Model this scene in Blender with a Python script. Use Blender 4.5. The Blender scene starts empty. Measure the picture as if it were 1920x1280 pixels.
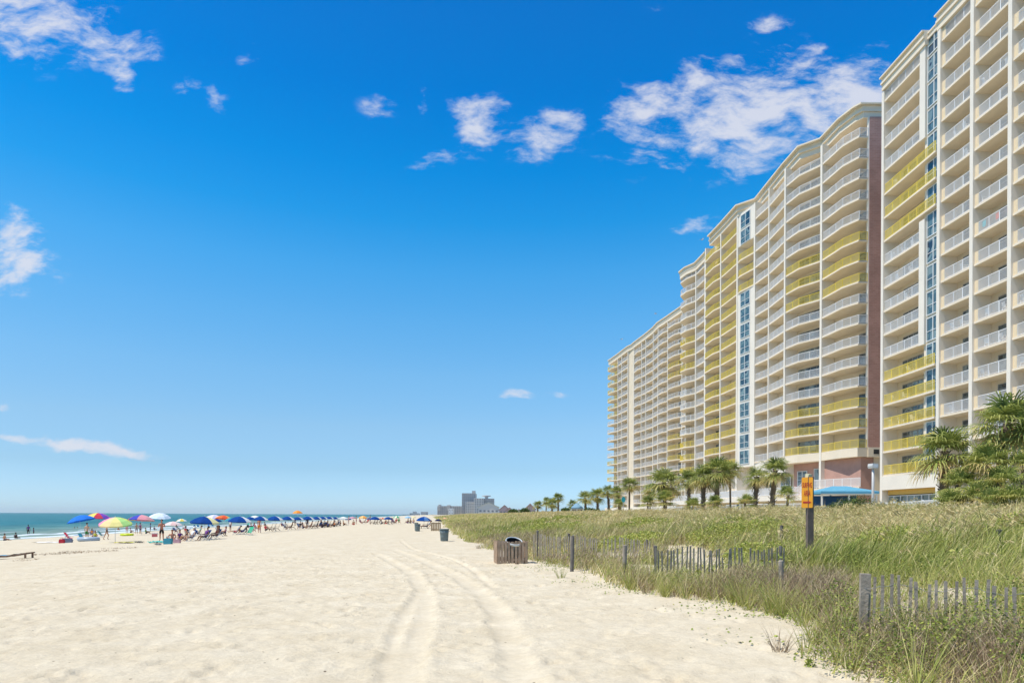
import bpy, math, random
import numpy as np
from mathutils import Vector, Matrix, Euler
R = math.radians
rng = np.random.default_rng(7)
random.seed(7)
scene = bpy.context.scene
COL = scene.collection

# ------------------------------------------------------------------ camera, sky, sun, exposure
F = 1200.0; CX = 960.0; CY = 964.8; ROLL = 0.005; EYE = 1.75
cam_d = bpy.data.cameras.new('camera')
cam = bpy.data.objects.new('camera', cam_d); COL.objects.link(cam)
cam.location = (0, 0, EYE)
cam.matrix_world = Matrix.Translation((0, 0, EYE)) @ Matrix.Rotation(R(90), 4, 'X') @ Matrix.Rotation(math.atan(ROLL), 4, 'Z')
cam_d.sensor_width = 36.0; cam_d.lens = 36.0 * F / 1920.0
cam_d.shift_y = (CY - 640.0) / 1920.0
cam_d.clip_start = 0.05; cam_d.clip_end = 60000
scene.camera = cam

SUN_EL, SUN_AZ = 63.0, -102.0        # azimuth clockwise from +Y (towards the far end of the beach)
world = bpy.data.worlds.new('World'); scene.world = world; world.use_nodes = True
EXPOSURE = 0.30
scene.view_settings.view_transform = 'Standard'
scene.view_settings.look = 'None'
scene.view_settings.exposure = EXPOSURE
scene.view_settings.gamma = 1.0
SKY_STRENGTH = 0.081

def nn(nt, typ, **kw):
    n = nt.nodes.new(typ)
    for k, v in kw.items():
        if k.startswith('i_'):
            key = k[2:]
            n.inputs[int(key) if key.isdigit() else key.replace('_', ' ')].default_value = v
        else:
            setattr(n, k, v)
    return n

def build_world():
    nt = world.node_tree; nt.nodes.clear(); L = nt.links.new
    out = nn(nt, 'ShaderNodeOutputWorld'); bg = nn(nt, 'ShaderNodeBackground')
    bg.inputs[1].default_value = SKY_STRENGTH
    sky = nn(nt, 'ShaderNodeTexSky', sky_type='NISHITA', sun_disc=False)
    sky.sun_elevation = R(SUN_EL); sky.sun_rotation = R(SUN_AZ)
    sky.altitude = 0; sky.air_density = 1.0; sky.dust_density = 0.25; sky.ozone_density = 2.2
    hs = nn(nt, 'ShaderNodeHueSaturation'); hs.inputs['Saturation'].default_value = 1.12
    hs.inputs['Value'].default_value = 1.0
    L(sky.outputs[0], hs.inputs['Color'])
    # pale at the horizon, bluer higher; unseen zenith made neutral to warm shaded walls
    tc = nn(nt, 'ShaderNodeTexCoord')
    sep = nn(nt, 'ShaderNodeSeparateXYZ'); L(tc.outputs['Generated'], sep.inputs[0])
    ramp = nn(nt, 'ShaderNodeValToRGB'); L(sep.outputs['Z'], ramp.inputs[0])
    cr = ramp.color_ramp; cr.interpolation = 'LINEAR'
    stops = SKY_STOPS
    while len(cr.elements) < len(stops): cr.elements.new(0.5)
    for e, (p, c) in zip(cr.elements, stops): e.position = p; e.color = (*[x * .5 for x in c], 1)
    dbl = nn(nt, 'ShaderNodeVectorMath', operation='SCALE'); dbl.inputs['Scale'].default_value = 2.0; L(ramp.outputs[0], dbl.inputs[0])
    mul = nn(nt, 'ShaderNodeMix', data_type='RGBA', blend_type='MULTIPLY'); mul.inputs[0].default_value = 1.0
    azm = nn(nt, 'ShaderNodeMapRange'); L(sep.outputs['X'], azm.inputs[0]); azm.inputs[1].default_value = -.6; azm.inputs[2].default_value = .6; azm.inputs[3].default_value = .93; azm.inputs[4].default_value = 1.13
    hz = nn(nt, 'ShaderNodeVectorMath', operation='SCALE'); L(hs.outputs[0], hz.inputs[0]); L(azm.outputs[0], hz.inputs['Scale'])
    L(hz.outputs[0], mul.inputs[6]); L(dbl.outputs[0], mul.inputs[7])
    # clouds, in the plane of directions (x/y, z/y)
    ymax = nn(nt, 'ShaderNodeMath', operation='MAXIMUM'); L(sep.outputs['Y'], ymax.inputs[0]); ymax.inputs[1].default_value = 0.02
    du = nn(nt, 'ShaderNodeMath', operation='DIVIDE'); L(sep.outputs['X'], du.inputs[0]); L(ymax.outputs[0], du.inputs[1])
    dv = nn(nt, 'ShaderNodeMath', operation='DIVIDE'); L(sep.outputs['Z'], dv.inputs[0]); L(ymax.outputs[0], dv.inputs[1])
    uv = nn(nt, 'ShaderNodeCombineXYZ'); L(du.outputs[0], uv.inputs[0]); L(dv.outputs[0], uv.inputs[1])
    # warp
    wn = nn(nt, 'ShaderNodeTexNoise', noise_dimensions='2D'); wn.inputs['Scale'].default_value = 7; wn.inputs['Detail'].default_value = 4
    L(uv.outputs[0], wn.inputs['Vector'])
    ws = nn(nt, 'ShaderNodeVectorMath', operation='SUBTRACT'); L(wn.outputs['Color'], ws.inputs[0]); ws.inputs[1].default_value = (.5, .5, .5)
    wm = nn(nt, 'ShaderNodeVectorMath', operation='SCALE'); L(ws.outputs[0], wm.inputs[0]); wm.inputs['Scale'].default_value = 0.045
    wa = nn(nt, 'ShaderNodeVectorMath', operation='ADD'); L(uv.outputs[0], wa.inputs[0]); L(wm.outputs[0], wa.inputs[1])
    cur = None
    for (px, py, rx, ry, ang, k) in CLOUDS:
        a, b = px - CX, CY - py
        u0, v0 = (a - ROLL * b) / F, (b + ROLL * a) / F
        mp = nn(nt, 'ShaderNodeMapping', vector_type='TEXTURE')
        mp.inputs['Location'].default_value = (u0, v0, 0); mp.inputs['Rotation'].default_value = (0, 0, R(ang))
        mp.inputs['Scale'].default_value = (rx / F, ry / F, 1)
        L(wa.outputs[0], mp.inputs[0])
        ln = nn(nt, 'ShaderNodeVectorMath', operation='LENGTH'); L(mp.outputs[0], ln.inputs[0])
        mr = nn(nt, 'ShaderNodeMapRange', interpolation_type='SMOOTHSTEP'); L(ln.outputs['Value'], mr.inputs[0])
        mr.inputs[1].default_value = 1.25; mr.inputs[2].default_value = 0.1; mr.inputs[3].default_value = 0; mr.inputs[4].default_value = k
        if cur is None: cur = mr.outputs[0]
        else:
            mx = nn(nt, 'ShaderNodeMath', operation='MAXIMUM'); L(cur, mx.inputs[0]); L(mr.outputs[0], mx.inputs[1]); cur = mx.outputs[0]
    fm = nn(nt, 'ShaderNodeMapping'); fm.inputs['Rotation'].default_value = (0, 0, R(-62)); fm.inputs['Scale'].default_value = (.75, 1.75, 1)
    L(wa.outputs[0], fm.inputs[0])
    fb = nn(nt, 'ShaderNodeTexNoise', noise_dimensions='2D'); fb.inputs['Scale'].default_value = 17; fb.inputs['Detail'].default_value = 8; fb.inputs['Roughness'].default_value = 0.63
    L(fm.outputs[0], fb.inputs['Vector'])
    fr = nn(nt, 'ShaderNodeMapRange'); L(fb.outputs[0], fr.inputs[0]); fr.inputs[1].default_value = .28; fr.inputs[2].default_value = .74; fr.inputs[3].default_value = -0.92; fr.inputs[4].default_value = 0.50
    sm = nn(nt, 'ShaderNodeMath', operation='ADD'); L(cur, sm.inputs[0]); L(fr.outputs[0], sm.inputs[1])
    dm = nn(nt, 'ShaderNodeMapRange', interpolation_type='SMOOTHSTEP'); L(sm.outputs[0], dm.inputs[0])
    dm.inputs[1].default_value = -0.02; dm.inputs[2].default_value = 1.22; dm.inputs[3].default_value = 0; dm.inputs[4].default_value = 0.86
    cm = nn(nt, 'ShaderNodeMath', operation='MULTIPLY'); L(dm.outputs[0], cm.inputs[0])
    gate = nn(nt, 'ShaderNodeMapRange'); L(cur, gate.inputs[0]); gate.inputs[1].default_value = 0.0; gate.inputs[2].default_value = 0.12
    L(gate.outputs[0], cm.inputs[1])
    mix = nn(nt, 'ShaderNodeMix', data_type='RGBA'); L(cm.outputs[0], mix.inputs[0]); L(mul.outputs[2], mix.inputs[6])
    mix.inputs[7].default_value = (7.6, 7.8, 8.6, 1)
    L(mix.outputs[2], bg.inputs[0]); L(bg.outputs[0], out.inputs[0])

SKY_STOPS = [(0.0, (0.86, 1.304, 2.163)), (0.02, (0.85, 1.242, 1.988)), (0.068, (0.82, 1.097, 1.458)), (0.131, (1.047, 1.297, 1.453)), (0.208, (1.026, 1.501, 1.620)),
    (0.2815, (0.809, 1.598, 1.779)), (0.350, (0.511, 1.624, 1.912)), (0.4135, (0.15, 1.517, 1.961)), (0.4714, (0.03, 1.380, 1.975)), (0.548, (0.01, 1.169, 1.904)), (0.65, (0.05, 1.076, 1.802)), (0.80, (0.75, 1.035, 1.288)), (1.0, (1.0, 1.035, 1.184))]
CLOUDS = [  # px, py, rx, ry, angle, strength
    (40, 40, 150, 95, -10, 1.0), (215, 75, 90, 60, -35, 1.0), (225, 125, 30, 50, 12, .95), (405, 182, 30, 26, -30, .72), (345, 165, 40, 24, 0, .24), (470, 118, 30, 34, 0, .26),
    (20, 495, 110, 66, 5, 1.05), (20, 425, 60, 44, -15, .95), (165, 837, 190, 15, -5, 1.5), (40, 824, 80, 11, -6, 1.3),
    (895, 228, 76, 60, 0, .98), (820, 292, 55, 22, 20, .66), (790, 186, 16, 24, 0, .66), (705, 190, 45, 26, 20, .26), (1035, 240, 95, 52, 28, .98), (1195, 205, 95, 62, 15, .98),
    (1400, 210, 285, 120, 8, 1.12), (1580, 195, 190, 112, 8, 1.2), (1360, 282, 80, 36, 10, .78), (1500, 105, 120, 40, 12, .75),
    (1437, 38, 56, 22, 8, .82), (963, 740, 34, 9, 0, .72), (1043, 741, 36, 10, 2, .82), (1310, 422, 55, 28, 10, .58), (1625, 92, 60, 24, 15, .55), (0, 768, 14, 12, 0, .7), (340, 640, 30, 14, 0, .35), (1240, 12, 30, 16, 0, .22),
]
sun_d = bpy.data.lights.new('sun', 'SUN'); sun_d.energy = 4.2; sun_d.angle = R(0.53); sun_d.color = (1.0, 0.935, 0.83)
sun = bpy.data.objects.new('sun', sun_d); COL.objects.link(sun)
_sd = Vector((math.sin(R(SUN_AZ)) * math.cos(R(SUN_EL)), math.cos(R(SUN_AZ)) * math.cos(R(SUN_EL)), math.sin(R(SUN_EL))))
sun.rotation_euler = _sd.to_track_quat('Z', 'Y').to_euler(); sun.location = _sd * 200
build_world()

# ------------------------------------------------------------------ measuring helpers
def ray(px, py):
    a, b = px - CX, CY - py
    return (a - ROLL * b) / F, (b + ROLL * a) / F      # X/Y and (Z-EYE)/Y
def at_z(px, py, z):                                    # the point of that direction at height z
    u, v = ray(px, py); Y = (z - EYE) / v
    return Vector((u * Y, Y, z))
def at_y(px, py, Y):
    u, v = ray(px, py)
    return Vector((u * Y, Y, EYE + v * Y))
BU = Vector((-0.1322, 0.9912)); BV = Vector((0.9912, 0.1322))     # along the beach, across it (towards land)
def st(x, y): return BU.x * x + BU.y * y, BV.x * x + BV.y * y
def xy(s, t): return BU.x * s + BV.x * t, BU.y * s + BV.y * t
EDGE_S = np.array([-40, 4, 6, 10, 14, 20, 23, 42, 60, 140, 300, 900]); EDGE_T = np.array([4.6, 4.6, 4.7, 5.3, 4.95, 4.2, 3.7, 2.5, 2.2, 3.2, 4.0, 5.0])
PROF_T = np.array([-9000, -400, -110, -60, -24, -7, 0, 4, 7, 10, 14, 18, 22, 25, 28, 9000])
PROF_Z = np.array([-7, -6, -4.2, -2.15, -0.70, -0.02, 0, 0.03, 0.17, 0.42, 0.86, 1.20, 1.42, 1.55, 1.68, 1.72])
def terrain_t(t): return np.interp(t, PROF_T, PROF_Z)
def gz(x, y): return float(terrain_t(st(x, y)[1]))
def ground_at(px, py):
    u, v = ray(px, py); Y = 3.0; prev = 3.0
    while Y < 1500:
        if EYE + v * Y <= gz(u * Y, Y):
            lo, hi = prev, Y
            for _ in range(30):
                m = .5 * (lo + hi)
                if EYE + v * m <= gz(u * m, m): hi = m
                else: lo = m
            return Vector((u * hi, hi, gz(u * hi, hi)))
        prev = Y; Y *= 1.02
    return Vector((u * Y, Y, gz(u * Y, Y)))

# ------------------------------------------------------------------ mesh helpers
class MB:
    def __init__(s): s.v = []; s.f = []; s.m = []
    def add(s, vs, fs, mi=0):
        o = len(s.v); s.v += [tuple(p) for p in vs]; s.f += [tuple(i + o for i in f) for f in fs]; s.m += [mi] * len(fs); return s
    def box(s, x0, y0, z0, x1, y1, z1, mi=0):
        vs = [(x, y, z) for z in (z0, z1) for y in (y0, y1) for x in (x0, x1)]
        return s.add(vs, [(0, 2, 3, 1), (4, 5, 7, 6), (0, 1, 5, 4), (2, 6, 7, 3), (0, 4, 6, 2), (1, 3, 7, 5)], mi)
    def bar(s, p, q, w, h, up=(0, 0, 1), mi=0):       # a box from p to q, w wide, h high
        p, q = Vector(p), Vector(q); d = (q - p).normalized(); up = Vector(up)
        sd = d.cross(up)
        if sd.length < 1e-4: sd = d.cross(Vector((1, 0, 0)))
        sd.normalize(); u2 = sd.cross(d).normalized()
        a, b = sd * w * .5, u2 * h * .5
        vs = [p - a - b, p + a - b, p + a + b, p - a + b, q - a - b, q + a - b, q + a + b, q - a + b]
        return s.add(vs, [(3, 2, 1, 0), (4, 5, 6, 7), (0, 1, 5, 4), (1, 2, 6, 5), (2, 3, 7, 6), (3, 0, 4, 7)], mi)
    def tube(s, pts, rad, n=8, mi=0, cap=True):
        pts = [Vector(p) for p in pts]
        if not hasattr(rad, '__len__'): rad = [rad] * len(pts)
        rings = []; ref = Vector((0, 0, 1))
        for i, p in enumerate(pts):
            d = (pts[min(i + 1, len(pts) - 1)] - pts[max(i - 1, 0)]).normalized()
            a = d.cross(ref)
            if a.length < 1e-3: a = d.cross(Vector((1, 0, 0)))
            a.normalize(); b = d.cross(a).normalized()
            rings.append([p + (a * math.cos(2 * math.pi * k / n) + b * math.sin(2 * math.pi * k / n)) * rad[i] for k in range(n)])
        vs = [q for r in rings for q in r]; fs = []
        for i in range(len(pts) - 1):
            for k in range(n):
                fs.append((i * n + k, i * n + (k + 1) % n, (i + 1) * n + (k + 1) % n, (i + 1) * n + k))
        if cap: fs += [tuple(range(n))[::-1], tuple((len(pts) - 1) * n + k for k in range(n))]
        return s.add(vs, fs, mi)
    def lathe(s, prof, n=20, c=(0, 0, 0), mi=0):       # prof: (r, z)
        vs = [(c[0] + r * math.cos(2 * math.pi * k / n), c[1] + r * math.sin(2 * math.pi * k / n), c[2] + z) for r, z in prof for k in range(n)]
        fs = [(i * n + k, i * n + (k + 1) % n, (i + 1) * n + (k + 1) % n, (i + 1) * n + k) for i in range(len(prof) - 1) for k in range(n)]
        return s.add(vs, fs, mi)
    def prism(s, poly, z0, z1, mi=0):
        n = len(poly)
        ar = sum(poly[i][0] * poly[(i + 1) % n][1] - poly[(i + 1) % n][0] * poly[i][1] for i in range(n))
        if ar < 0: poly = poly[::-1]
        vs = [(p[0], p[1], z0) for p in poly] + [(p[0], p[1], z1) for p in poly]
        fs = [tuple(range(n))[::-1], tuple(range(n, 2 * n))] + [(i, (i + 1) % n, n + (i + 1) % n, n + i) for i in range(n)]
        return s.add(vs, fs, mi)
    def mesh(s, name, smooth=False):
        me = bpy.data.meshes.new(name); me.from_pydata(s.v, [], s.f); me.update()
        if any(s.m): me.polygons.foreach_set('material_index', s.m)
        if smooth: me.polygons.foreach_set('use_smooth', [True] * len(me.polygons))
        return me
    def build(s, name, mats, parent=None, smooth=False):   # vertices are in world coordinates, the parent is an unturned Empty
        if parent is not None:
            o = parent
            off = Vector((0, 0, 0))
            while o is not None: off += o.location; o = o.parent
            s.v = [(p[0] - off.x, p[1] - off.y, p[2] - off.z) for p in s.v]
        return put(name, s.mesh(name, smooth), mats, parent)
def put(name, me, mats=None, parent=None, loc=(0, 0, 0), rz=0.0):
    if mats is not None and not len(me.materials):
        for m in (mats if isinstance(mats, (list, tuple)) else [mats]): me.materials.append(m)
    o = bpy.data.objects.new(name, me); COL.objects.link(o); o.location = loc; o.rotation_euler = (0, 0, rz)
    if parent is not None: o.parent = parent
    return o
def tag(o, label=None, cat=None, group=None, kind=None):
    if label: o['label'] = label
    if cat: o['category'] = cat
    if group: o['group'] = group
    if kind: o['kind'] = kind
    return o
def thing(name, label, cat, loc=(0, 0, 0), rz=0.0, group=None, scale=1.0):
    o = bpy.data.objects.new(name, None); COL.objects.link(o); o.location = loc; o.rotation_euler = (0, 0, rz); o.scale = (scale,) * 3
    o.empty_display_size = .3
    return tag(o, label, cat, group)
def copy_tree(o, parent=None):
    c = o.copy(); COL.objects.link(c)
    if parent is not None: c.parent = parent
    for ch in list(o.children): copy_tree(ch, c)
    return c
def raw_mesh(name, V, faces_flat, loop_tot, tint=None):
    me = bpy.data.meshes.new(name)
    me.vertices.add(len(V)); me.vertices.foreach_set('co', np.ascontiguousarray(V, np.float32).ravel())
    me.loops.add(len(faces_flat)); me.loops.foreach_set('vertex_index', np.ascontiguousarray(faces_flat, np.int32))
    me.polygons.add(len(loop_tot)); ls = np.concatenate([[0], np.cumsum(loop_tot)[:-1]]).astype(np.int32)
    me.polygons.foreach_set('loop_start', ls)
    if tint is not None:
        at = me.attributes.new('tint', 'FLOAT', 'POINT'); at.data.foreach_set('value', np.ascontiguousarray(tint, np.float32))
    me.update(calc_edges=True); me.validate()
    return me

# ------------------------------------------------------------------ materials
def pbr(name, col, rough=.6, var=0.0, scale=3.0, metal=0.0, spec=.4, bump=0.0, bscale=40.0, detail=5, per_object=0.0):
    m = bpy.data.materials.new(name); m.use_nodes = True; nt = m.node_tree; L = nt.links.new
    b = nt.nodes['Principled BSDF']; b.inputs['Roughness'].default_value = rough; b.inputs['Metallic'].default_value = metal
    b.inputs['Specular IOR Level'].default_value = spec; b.inputs['Base Color'].default_value = (*col, 1)
    cur = None
    if var or per_object:
        tc = nn(nt, 'ShaderNodeTexCoord')
        hs = nn(nt, 'ShaderNodeHueSaturation'); hs.inputs['Color'].default_value = (*col, 1)
        val = None
        if var:
            no = nn(nt, 'ShaderNodeTexNoise'); no.inputs['Scale'].default_value = scale; no.inputs['Detail'].default_value = detail
            L(tc.outputs['Object'], no.inputs['Vector'])
            mr = nn(nt, 'ShaderNodeMapRange'); L(no.outputs[0], mr.inputs[0]); mr.inputs[1].default_value = .3; mr.inputs[2].default_value = .7
            mr.inputs[3].default_value = 1 - var; mr.inputs[4].default_value = 1 + var; val = mr.outputs[0]
        if per_object:
            oi = nn(nt, 'ShaderNodeObjectInfo'); m2 = nn(nt, 'ShaderNodeMapRange'); L(oi.outputs['Random'], m2.inputs[0])
            m2.inputs[3].default_value = 1 - per_object; m2.inputs[4].default_value = 1 + per_object
            if val is None: val = m2.outputs[0]
            else:
                mm = nn(nt, 'ShaderNodeMath', operation='MULTIPLY'); L(val, mm.inputs[0]); L(m2.outputs[0], mm.inputs[1]); val = mm.outputs[0]
        L(val, hs.inputs['Value']); L(hs.outputs[0], b.inputs['Base Color'])
    if bump:
        tc = nn(nt, 'ShaderNodeTexCoord'); no = nn(nt, 'ShaderNodeTexNoise'); no.inputs['Scale'].default_value = bscale; no.inputs['Detail'].default_value = 4
        L(tc.outputs['Object'], no.inputs['Vector']); bp = nn(nt, 'ShaderNodeBump'); bp.inputs['Strength'].default_value = bump; bp.inputs['Distance'].default_value = .02
        L(no.outputs[0], bp.inputs['Height']); L(bp.outputs[0], b.inputs['Normal'])
    return m
def leafy(name, stops, trans=.3, rough=.55):
    m = bpy.data.materials.new(name); m.use_nodes = True; nt = m.node_tree; L = nt.links.new; nt.nodes.clear()
    out = nn(nt, 'ShaderNodeOutputMaterial'); at = nn(nt, 'ShaderNodeAttribute', attribute_name='tint')
    rp = nn(nt, 'ShaderNodeValToRGB'); L(at.outputs['Fac'], rp.inputs[0]); cr = rp.color_ramp
    while len(cr.elements) < len(stops): cr.elements.new(.5)
    for e, (p, c) in zip(cr.elements, stops): e.position = p; e.color = (*c, 1)
    b = nn(nt, 'ShaderNodeBsdfPrincipled'); b.inputs['Roughness'].default_value = rough; b.inputs['Specular IOR Level'].default_value = .25
    t = nn(nt, 'ShaderNodeBsdfTranslucent'); mx = nn(nt, 'ShaderNodeMixShader'); mx.inputs[0].default_value = trans
    L(rp.outputs[0], b.inputs['Base Color']); L(rp.outputs[0], t.inputs[0]); L(b.outputs[0], mx.inputs[1]); L(t.outputs[0], mx.inputs[2]); L(mx.outputs[0], out.inputs[0])
    return m
# ------------------------------------------------------------------ ground, water
def vnoise(x, y, seed=0):                              # smooth value noise in [0,1]
    g = np.random.default_rng(seed).random((256, 256))
    xi = np.floor(x).astype(int); yi = np.floor(y).astype(int); fx = x - xi; fy = y - yi
    fx = fx * fx * (3 - 2 * fx); fy = fy * fy * (3 - 2 * fy)
    a = g[xi % 256, yi % 256]; b = g[(xi + 1) % 256, yi % 256]; c = g[xi % 256, (yi + 1) % 256]; d = g[(xi + 1) % 256, (yi + 1) % 256]
    return (a * (1 - fx) + b * fx) * (1 - fy) + (c * (1 - fx) + d * fx) * fy
def fbm(x, y, seed=0, o=4):
    r = 0; a = .5; 
    for i in range(o): r = r + a * vnoise(x * 2 ** i + 17 * i, y * 2 ** i + 31 * i, seed + i); a *= .5
    return r / (1 - .5 ** o)
def grow(a, b, step, ratio):
    r = []; x = a; sg = 1 if b > a else -1
    while (b - x) * sg > 0:
        x += sg * step; step *= ratio; r.append(x)
    return r
def edge_t(s): return np.interp(s, EDGE_S, EDGE_T) + (vnoise(s * .45, s * 0 + 3.3, 5) - .5) * 1.3
TRACKS = [[(705, 1037), (735.6, 1054), (760, 1067), (781.5, 1081), (796, 1113), (797, 1153), (779, 1197), (753, 1278), (735, 1340)],
          [(740, 1030), (797, 1054), (851.5, 1076), (906, 1111), (939, 1153), (954, 1197), (972, 1251), (986, 1300), (1000, 1380)],
          [(715, 1300), (724, 1262), (733, 1215), (752, 1165), (775, 1128), (790, 1100)],
          [(748, 1010), (772, 1030), (820, 1040), (880, 1062), (925, 1100)]]
def track_paths():
    out = []
    for tr in TRACKS:
        P = np.array([at_z(px, py, 0)[:2] for px, py in tr]); out.append(P)
    return out
def dist_poly(X, Y, P):
    best = np.full(X.shape, 1e9)
    for (x0, y0), (x1, y1) in zip(P[:-1], P[1:]):
        dx, dy = x1 - x0, y1 - y0; k = np.clip(((X - x0) * dx + (Y - y0) * dy) / (dx * dx + dy * dy), 0, 1)
        best = np.minimum(best, np.hypot(X - x0 - k * dx, Y - y0 - k * dy))
    return best
def smooth_path(P, n=4):
    for _ in range(2):
        Q = [P[0]]
        for a, b in zip(P[:-1], P[1:]): Q += [a * .75 + b * .25, a * .25 + b * .75]
        P = np.array(Q + [P[-1]])
    return P
FENCE_LINES = []
for (ax, ay), (bx, by), zt_, back_, cap_ in (((1610, 1075), (1985, 1090), 1.02, 6.5, .42), ((1229, 1026), (1470, 1026), .98, 6.0, .40), ((1000, 1001), (1218, 1010), .99, 6.0, .42)):
    p_, q_ = at_z(ax, ay, zt_), at_z(bx, by, zt_); FENCE_LINES.append((p_.x, p_.y, q_.x, q_.y, back_, cap_))
def fence_factor(x, y):
    dn = np.ones(len(x)); hm = np.ones(len(x)); wob = vnoise(x * 1.3, y * 1.3, 93)
    for ax, ay, bx, by, back, cap in FENCE_LINES:
        dx, dy = bx - ax, by - ay; ln = math.hypot(dx, dy); k = ((x - ax) * dx + (y - ay) * dy) / ln ** 2; d = (-(x - ax) * dy + (y - ay) * dx) / ln
        ins = np.clip((k + .04) / .05, 0, 1) * np.clip((1.05 - k) / .05, 0, 1)
        behind = ins * ((d > -.05) & (d < back * (.35 + .9 * wob)))
        dn *= 1 - .93 * behind
        front = ins * np.clip((d + 2.6) / .6, 0, 1) * (d <= .1)
        hm *= 1 - front * (1 - np.clip(cap + .45 * (wob > .62) + .08 * np.clip(-d, 0, 3), 0, 1))
    return dn, hm
def ground_height(S, T, X, Y):
    Z = terrain_t(T)
    dune = np.clip((T - np.interp(S, EDGE_S, EDGE_T)) / 3, 0, 1) * np.clip((27 - T) / 3, 0, 1)
    Z = Z + dune * ((fbm(S * .16, T * .16, 11) - .5) * .75 + (fbm(S * .5, T * .5, 14) - .5) * .30)
    beach = (T < 6) & (T > -55)
    Z = Z + beach * (fbm(S * .12, T * .2, 21) - .5) * .10
    return Z
def build_ground():
    s = np.array(sorted(grow(4.5, -80, .08, 1.28) + list(np.arange(4.5, 27, .052)) + grow(27, 9000, .06, 1.05)))
    t = np.array(sorted(grow(-14, -9000, .08, 1.09) + list(np.arange(-14, 9, .058)) + grow(9, 9000, .08, 1.10)))
    S, T = np.meshgrid(s, t, indexing='ij'); S = S.ravel(); T = T.ravel()
    X = BU.x * S + BV.x * T; Y = BU.y * S + BV.y * T
    Z = ground_height(S, T, X, Y)
    near = np.clip((60 - S) / 30, 0, 1) * np.clip((T + 40) / 20, 0, 1) * np.clip((9 - T) / 2, 0, 1)
    track = np.zeros(len(S)); rid = np.zeros(len(S))
    m = (S > 2) & (S < 45) & (T > -14) & (T < 8)
    wid = [.19, .21, .13, .11]
    for P, w in zip(track_paths(), wid):
        d = dist_poly(X[m], Y[m], smooth_path(P)) + (fbm(X[m] * 3, Y[m] * 3, 71, 2) - .5) * .12
        track[m] = np.maximum(track[m], np.clip(1.35 - d / w, 0, 1)); rid[m] = np.maximum(rid[m], np.exp(-((d - w * 1.45) / .075) ** 2))
    tr = track * track * (3 - 2 * track)
    rough = (fbm(X * 3.0, Y * 3.0, 31, 4) - .5) * .055 + (fbm(X * 7.5 + 5, Y * 7.5, 37, 2) - .5) * .028
    # footprints: shallow oval dents with a small rim
    Z = Z + near * (rough * (1 - .85 * tr) - .034 * tr + .034 * rid * (1 - tr) * (vnoise(X * 6.1, Y * 6.1, 73) ** 2 + .25 * vnoise(X * 17, Y * 17, 74)))
    frng = np.random.default_rng(3); NS, NT = len(s), len(t); ZG = Z.reshape(NS, NT); XG = X.reshape(NS, NT); YG = Y.reshape(NS, NT); TG = tr.reshape(NS, NT)
    for _ in range(1900):
        fs, ft = 4.5 + 22 * frng.random() ** 1.3, -14 + 19 * frng.random(); fx, fy = xy(fs, ft); a = frng.normal(R(95), .8)
        i0, i1 = np.searchsorted(s, [fs - .35, fs + .35]); j0, j1 = np.searchsorted(t, [ft - .35, ft + .35])
        if i1 <= i0 or j1 <= j0: continue
        dx = XG[i0:i1, j0:j1] - fx; dy = YG[i0:i1, j0:j1] - fy; u = dx * math.cos(a) + dy * math.sin(a); v = -dx * math.sin(a) + dy * math.cos(a)
        q = np.sqrt((u / .155) ** 2 + (v / .085) ** 2); dep = frng.uniform(.014, .036)
        ZG[i0:i1, j0:j1] += (1 - .9 * TG[i0:i1, j0:j1]) * (-dep * np.exp(-q ** 2.6) + .45 * dep * np.exp(-((q - 1.45) / .33) ** 2))
    Z = ZG.ravel()
    idx = np.arange(NS * NT).reshape(NS, NT)
    q = np.stack([idx[:-1, :-1], idx[:-1, 1:], idx[1:, 1:], idx[1:, :-1]], -1).reshape(-1, 4)[:, ::-1]
    me = raw_mesh('ground', np.stack([X, Y, Z], 1), q.ravel(), np.full(len(q), 4))
    wet = np.clip((-57 + (fbm(S * .05, T * .05, 91) - .5) * 5 - T) / 5, 0, 1)
    veg = np.clip((T - edge_t(S) - .3) / 2.5, 0, 1)
    nz = (S < 40) & (T > 2) & (T < 30); veg[nz] *= np.clip((fence_factor(X[nz], Y[nz])[0] - .07) / .93, 0, 1)
    for nme, val in (('track', tr), ('wet', wet), ('veg', veg)):
        at = me.attributes.new(nme, 'FLOAT', 'POINT'); at.data.foreach_set('value', val.astype(np.float32))
    me.polygons.foreach_set('use_smooth', [True] * len(me.polygons))
    m = bpy.data.materials.new('sand'); m.use_nodes = True; nt = m.node_tree; L = nt.links.new; b = nt.nodes['Principled BSDF']
    b.inputs['Roughness'].default_value = .9; b.inputs['Specular IOR Level'].default_value = .15
    tc = nn(nt, 'ShaderNodeTexCoord')
    n1 = nn(nt, 'ShaderNodeTexNoise'); n1.inputs['Scale'].default_value = .9; n1.inputs['Detail'].default_value = 8; n1.inputs['Roughness'].default_value = .7; L(tc.outputs['Object'], n1.inputs['Vector'])
    r1 = nn(nt, 'ShaderNodeValToRGB'); L(n1.outputs[0], r1.inputs[0]); e = r1.color_ramp.elements
    e[0].position = .3; e[0].color = (.545, .463, .32, 1); e[1].position = .68; e[1].color = (.645, .572, .43, 1)
    ng = nn(nt, 'ShaderNodeTexNoise'); ng.inputs['Scale'].default_value = 14; ng.inputs['Detail'].default_value = 6; ng.inputs['Roughness'].default_value = .75; L(tc.outputs['Object'], ng.inputs['Vector'])
    gr = nn(nt, 'ShaderNodeMapRange'); L(ng.outputs[0], gr.inputs[0]); gr.inputs[1].default_value = .33; gr.inputs[2].default_value = .62; gr.inputs[3].default_value = .90; gr.inputs[4].default_value = 1.05
    gh = nn(nt, 'ShaderNodeHueSaturation'); L(gr.outputs[0], gh.inputs['Value']); L(r1.outputs[0], gh.inputs['Color'])
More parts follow.
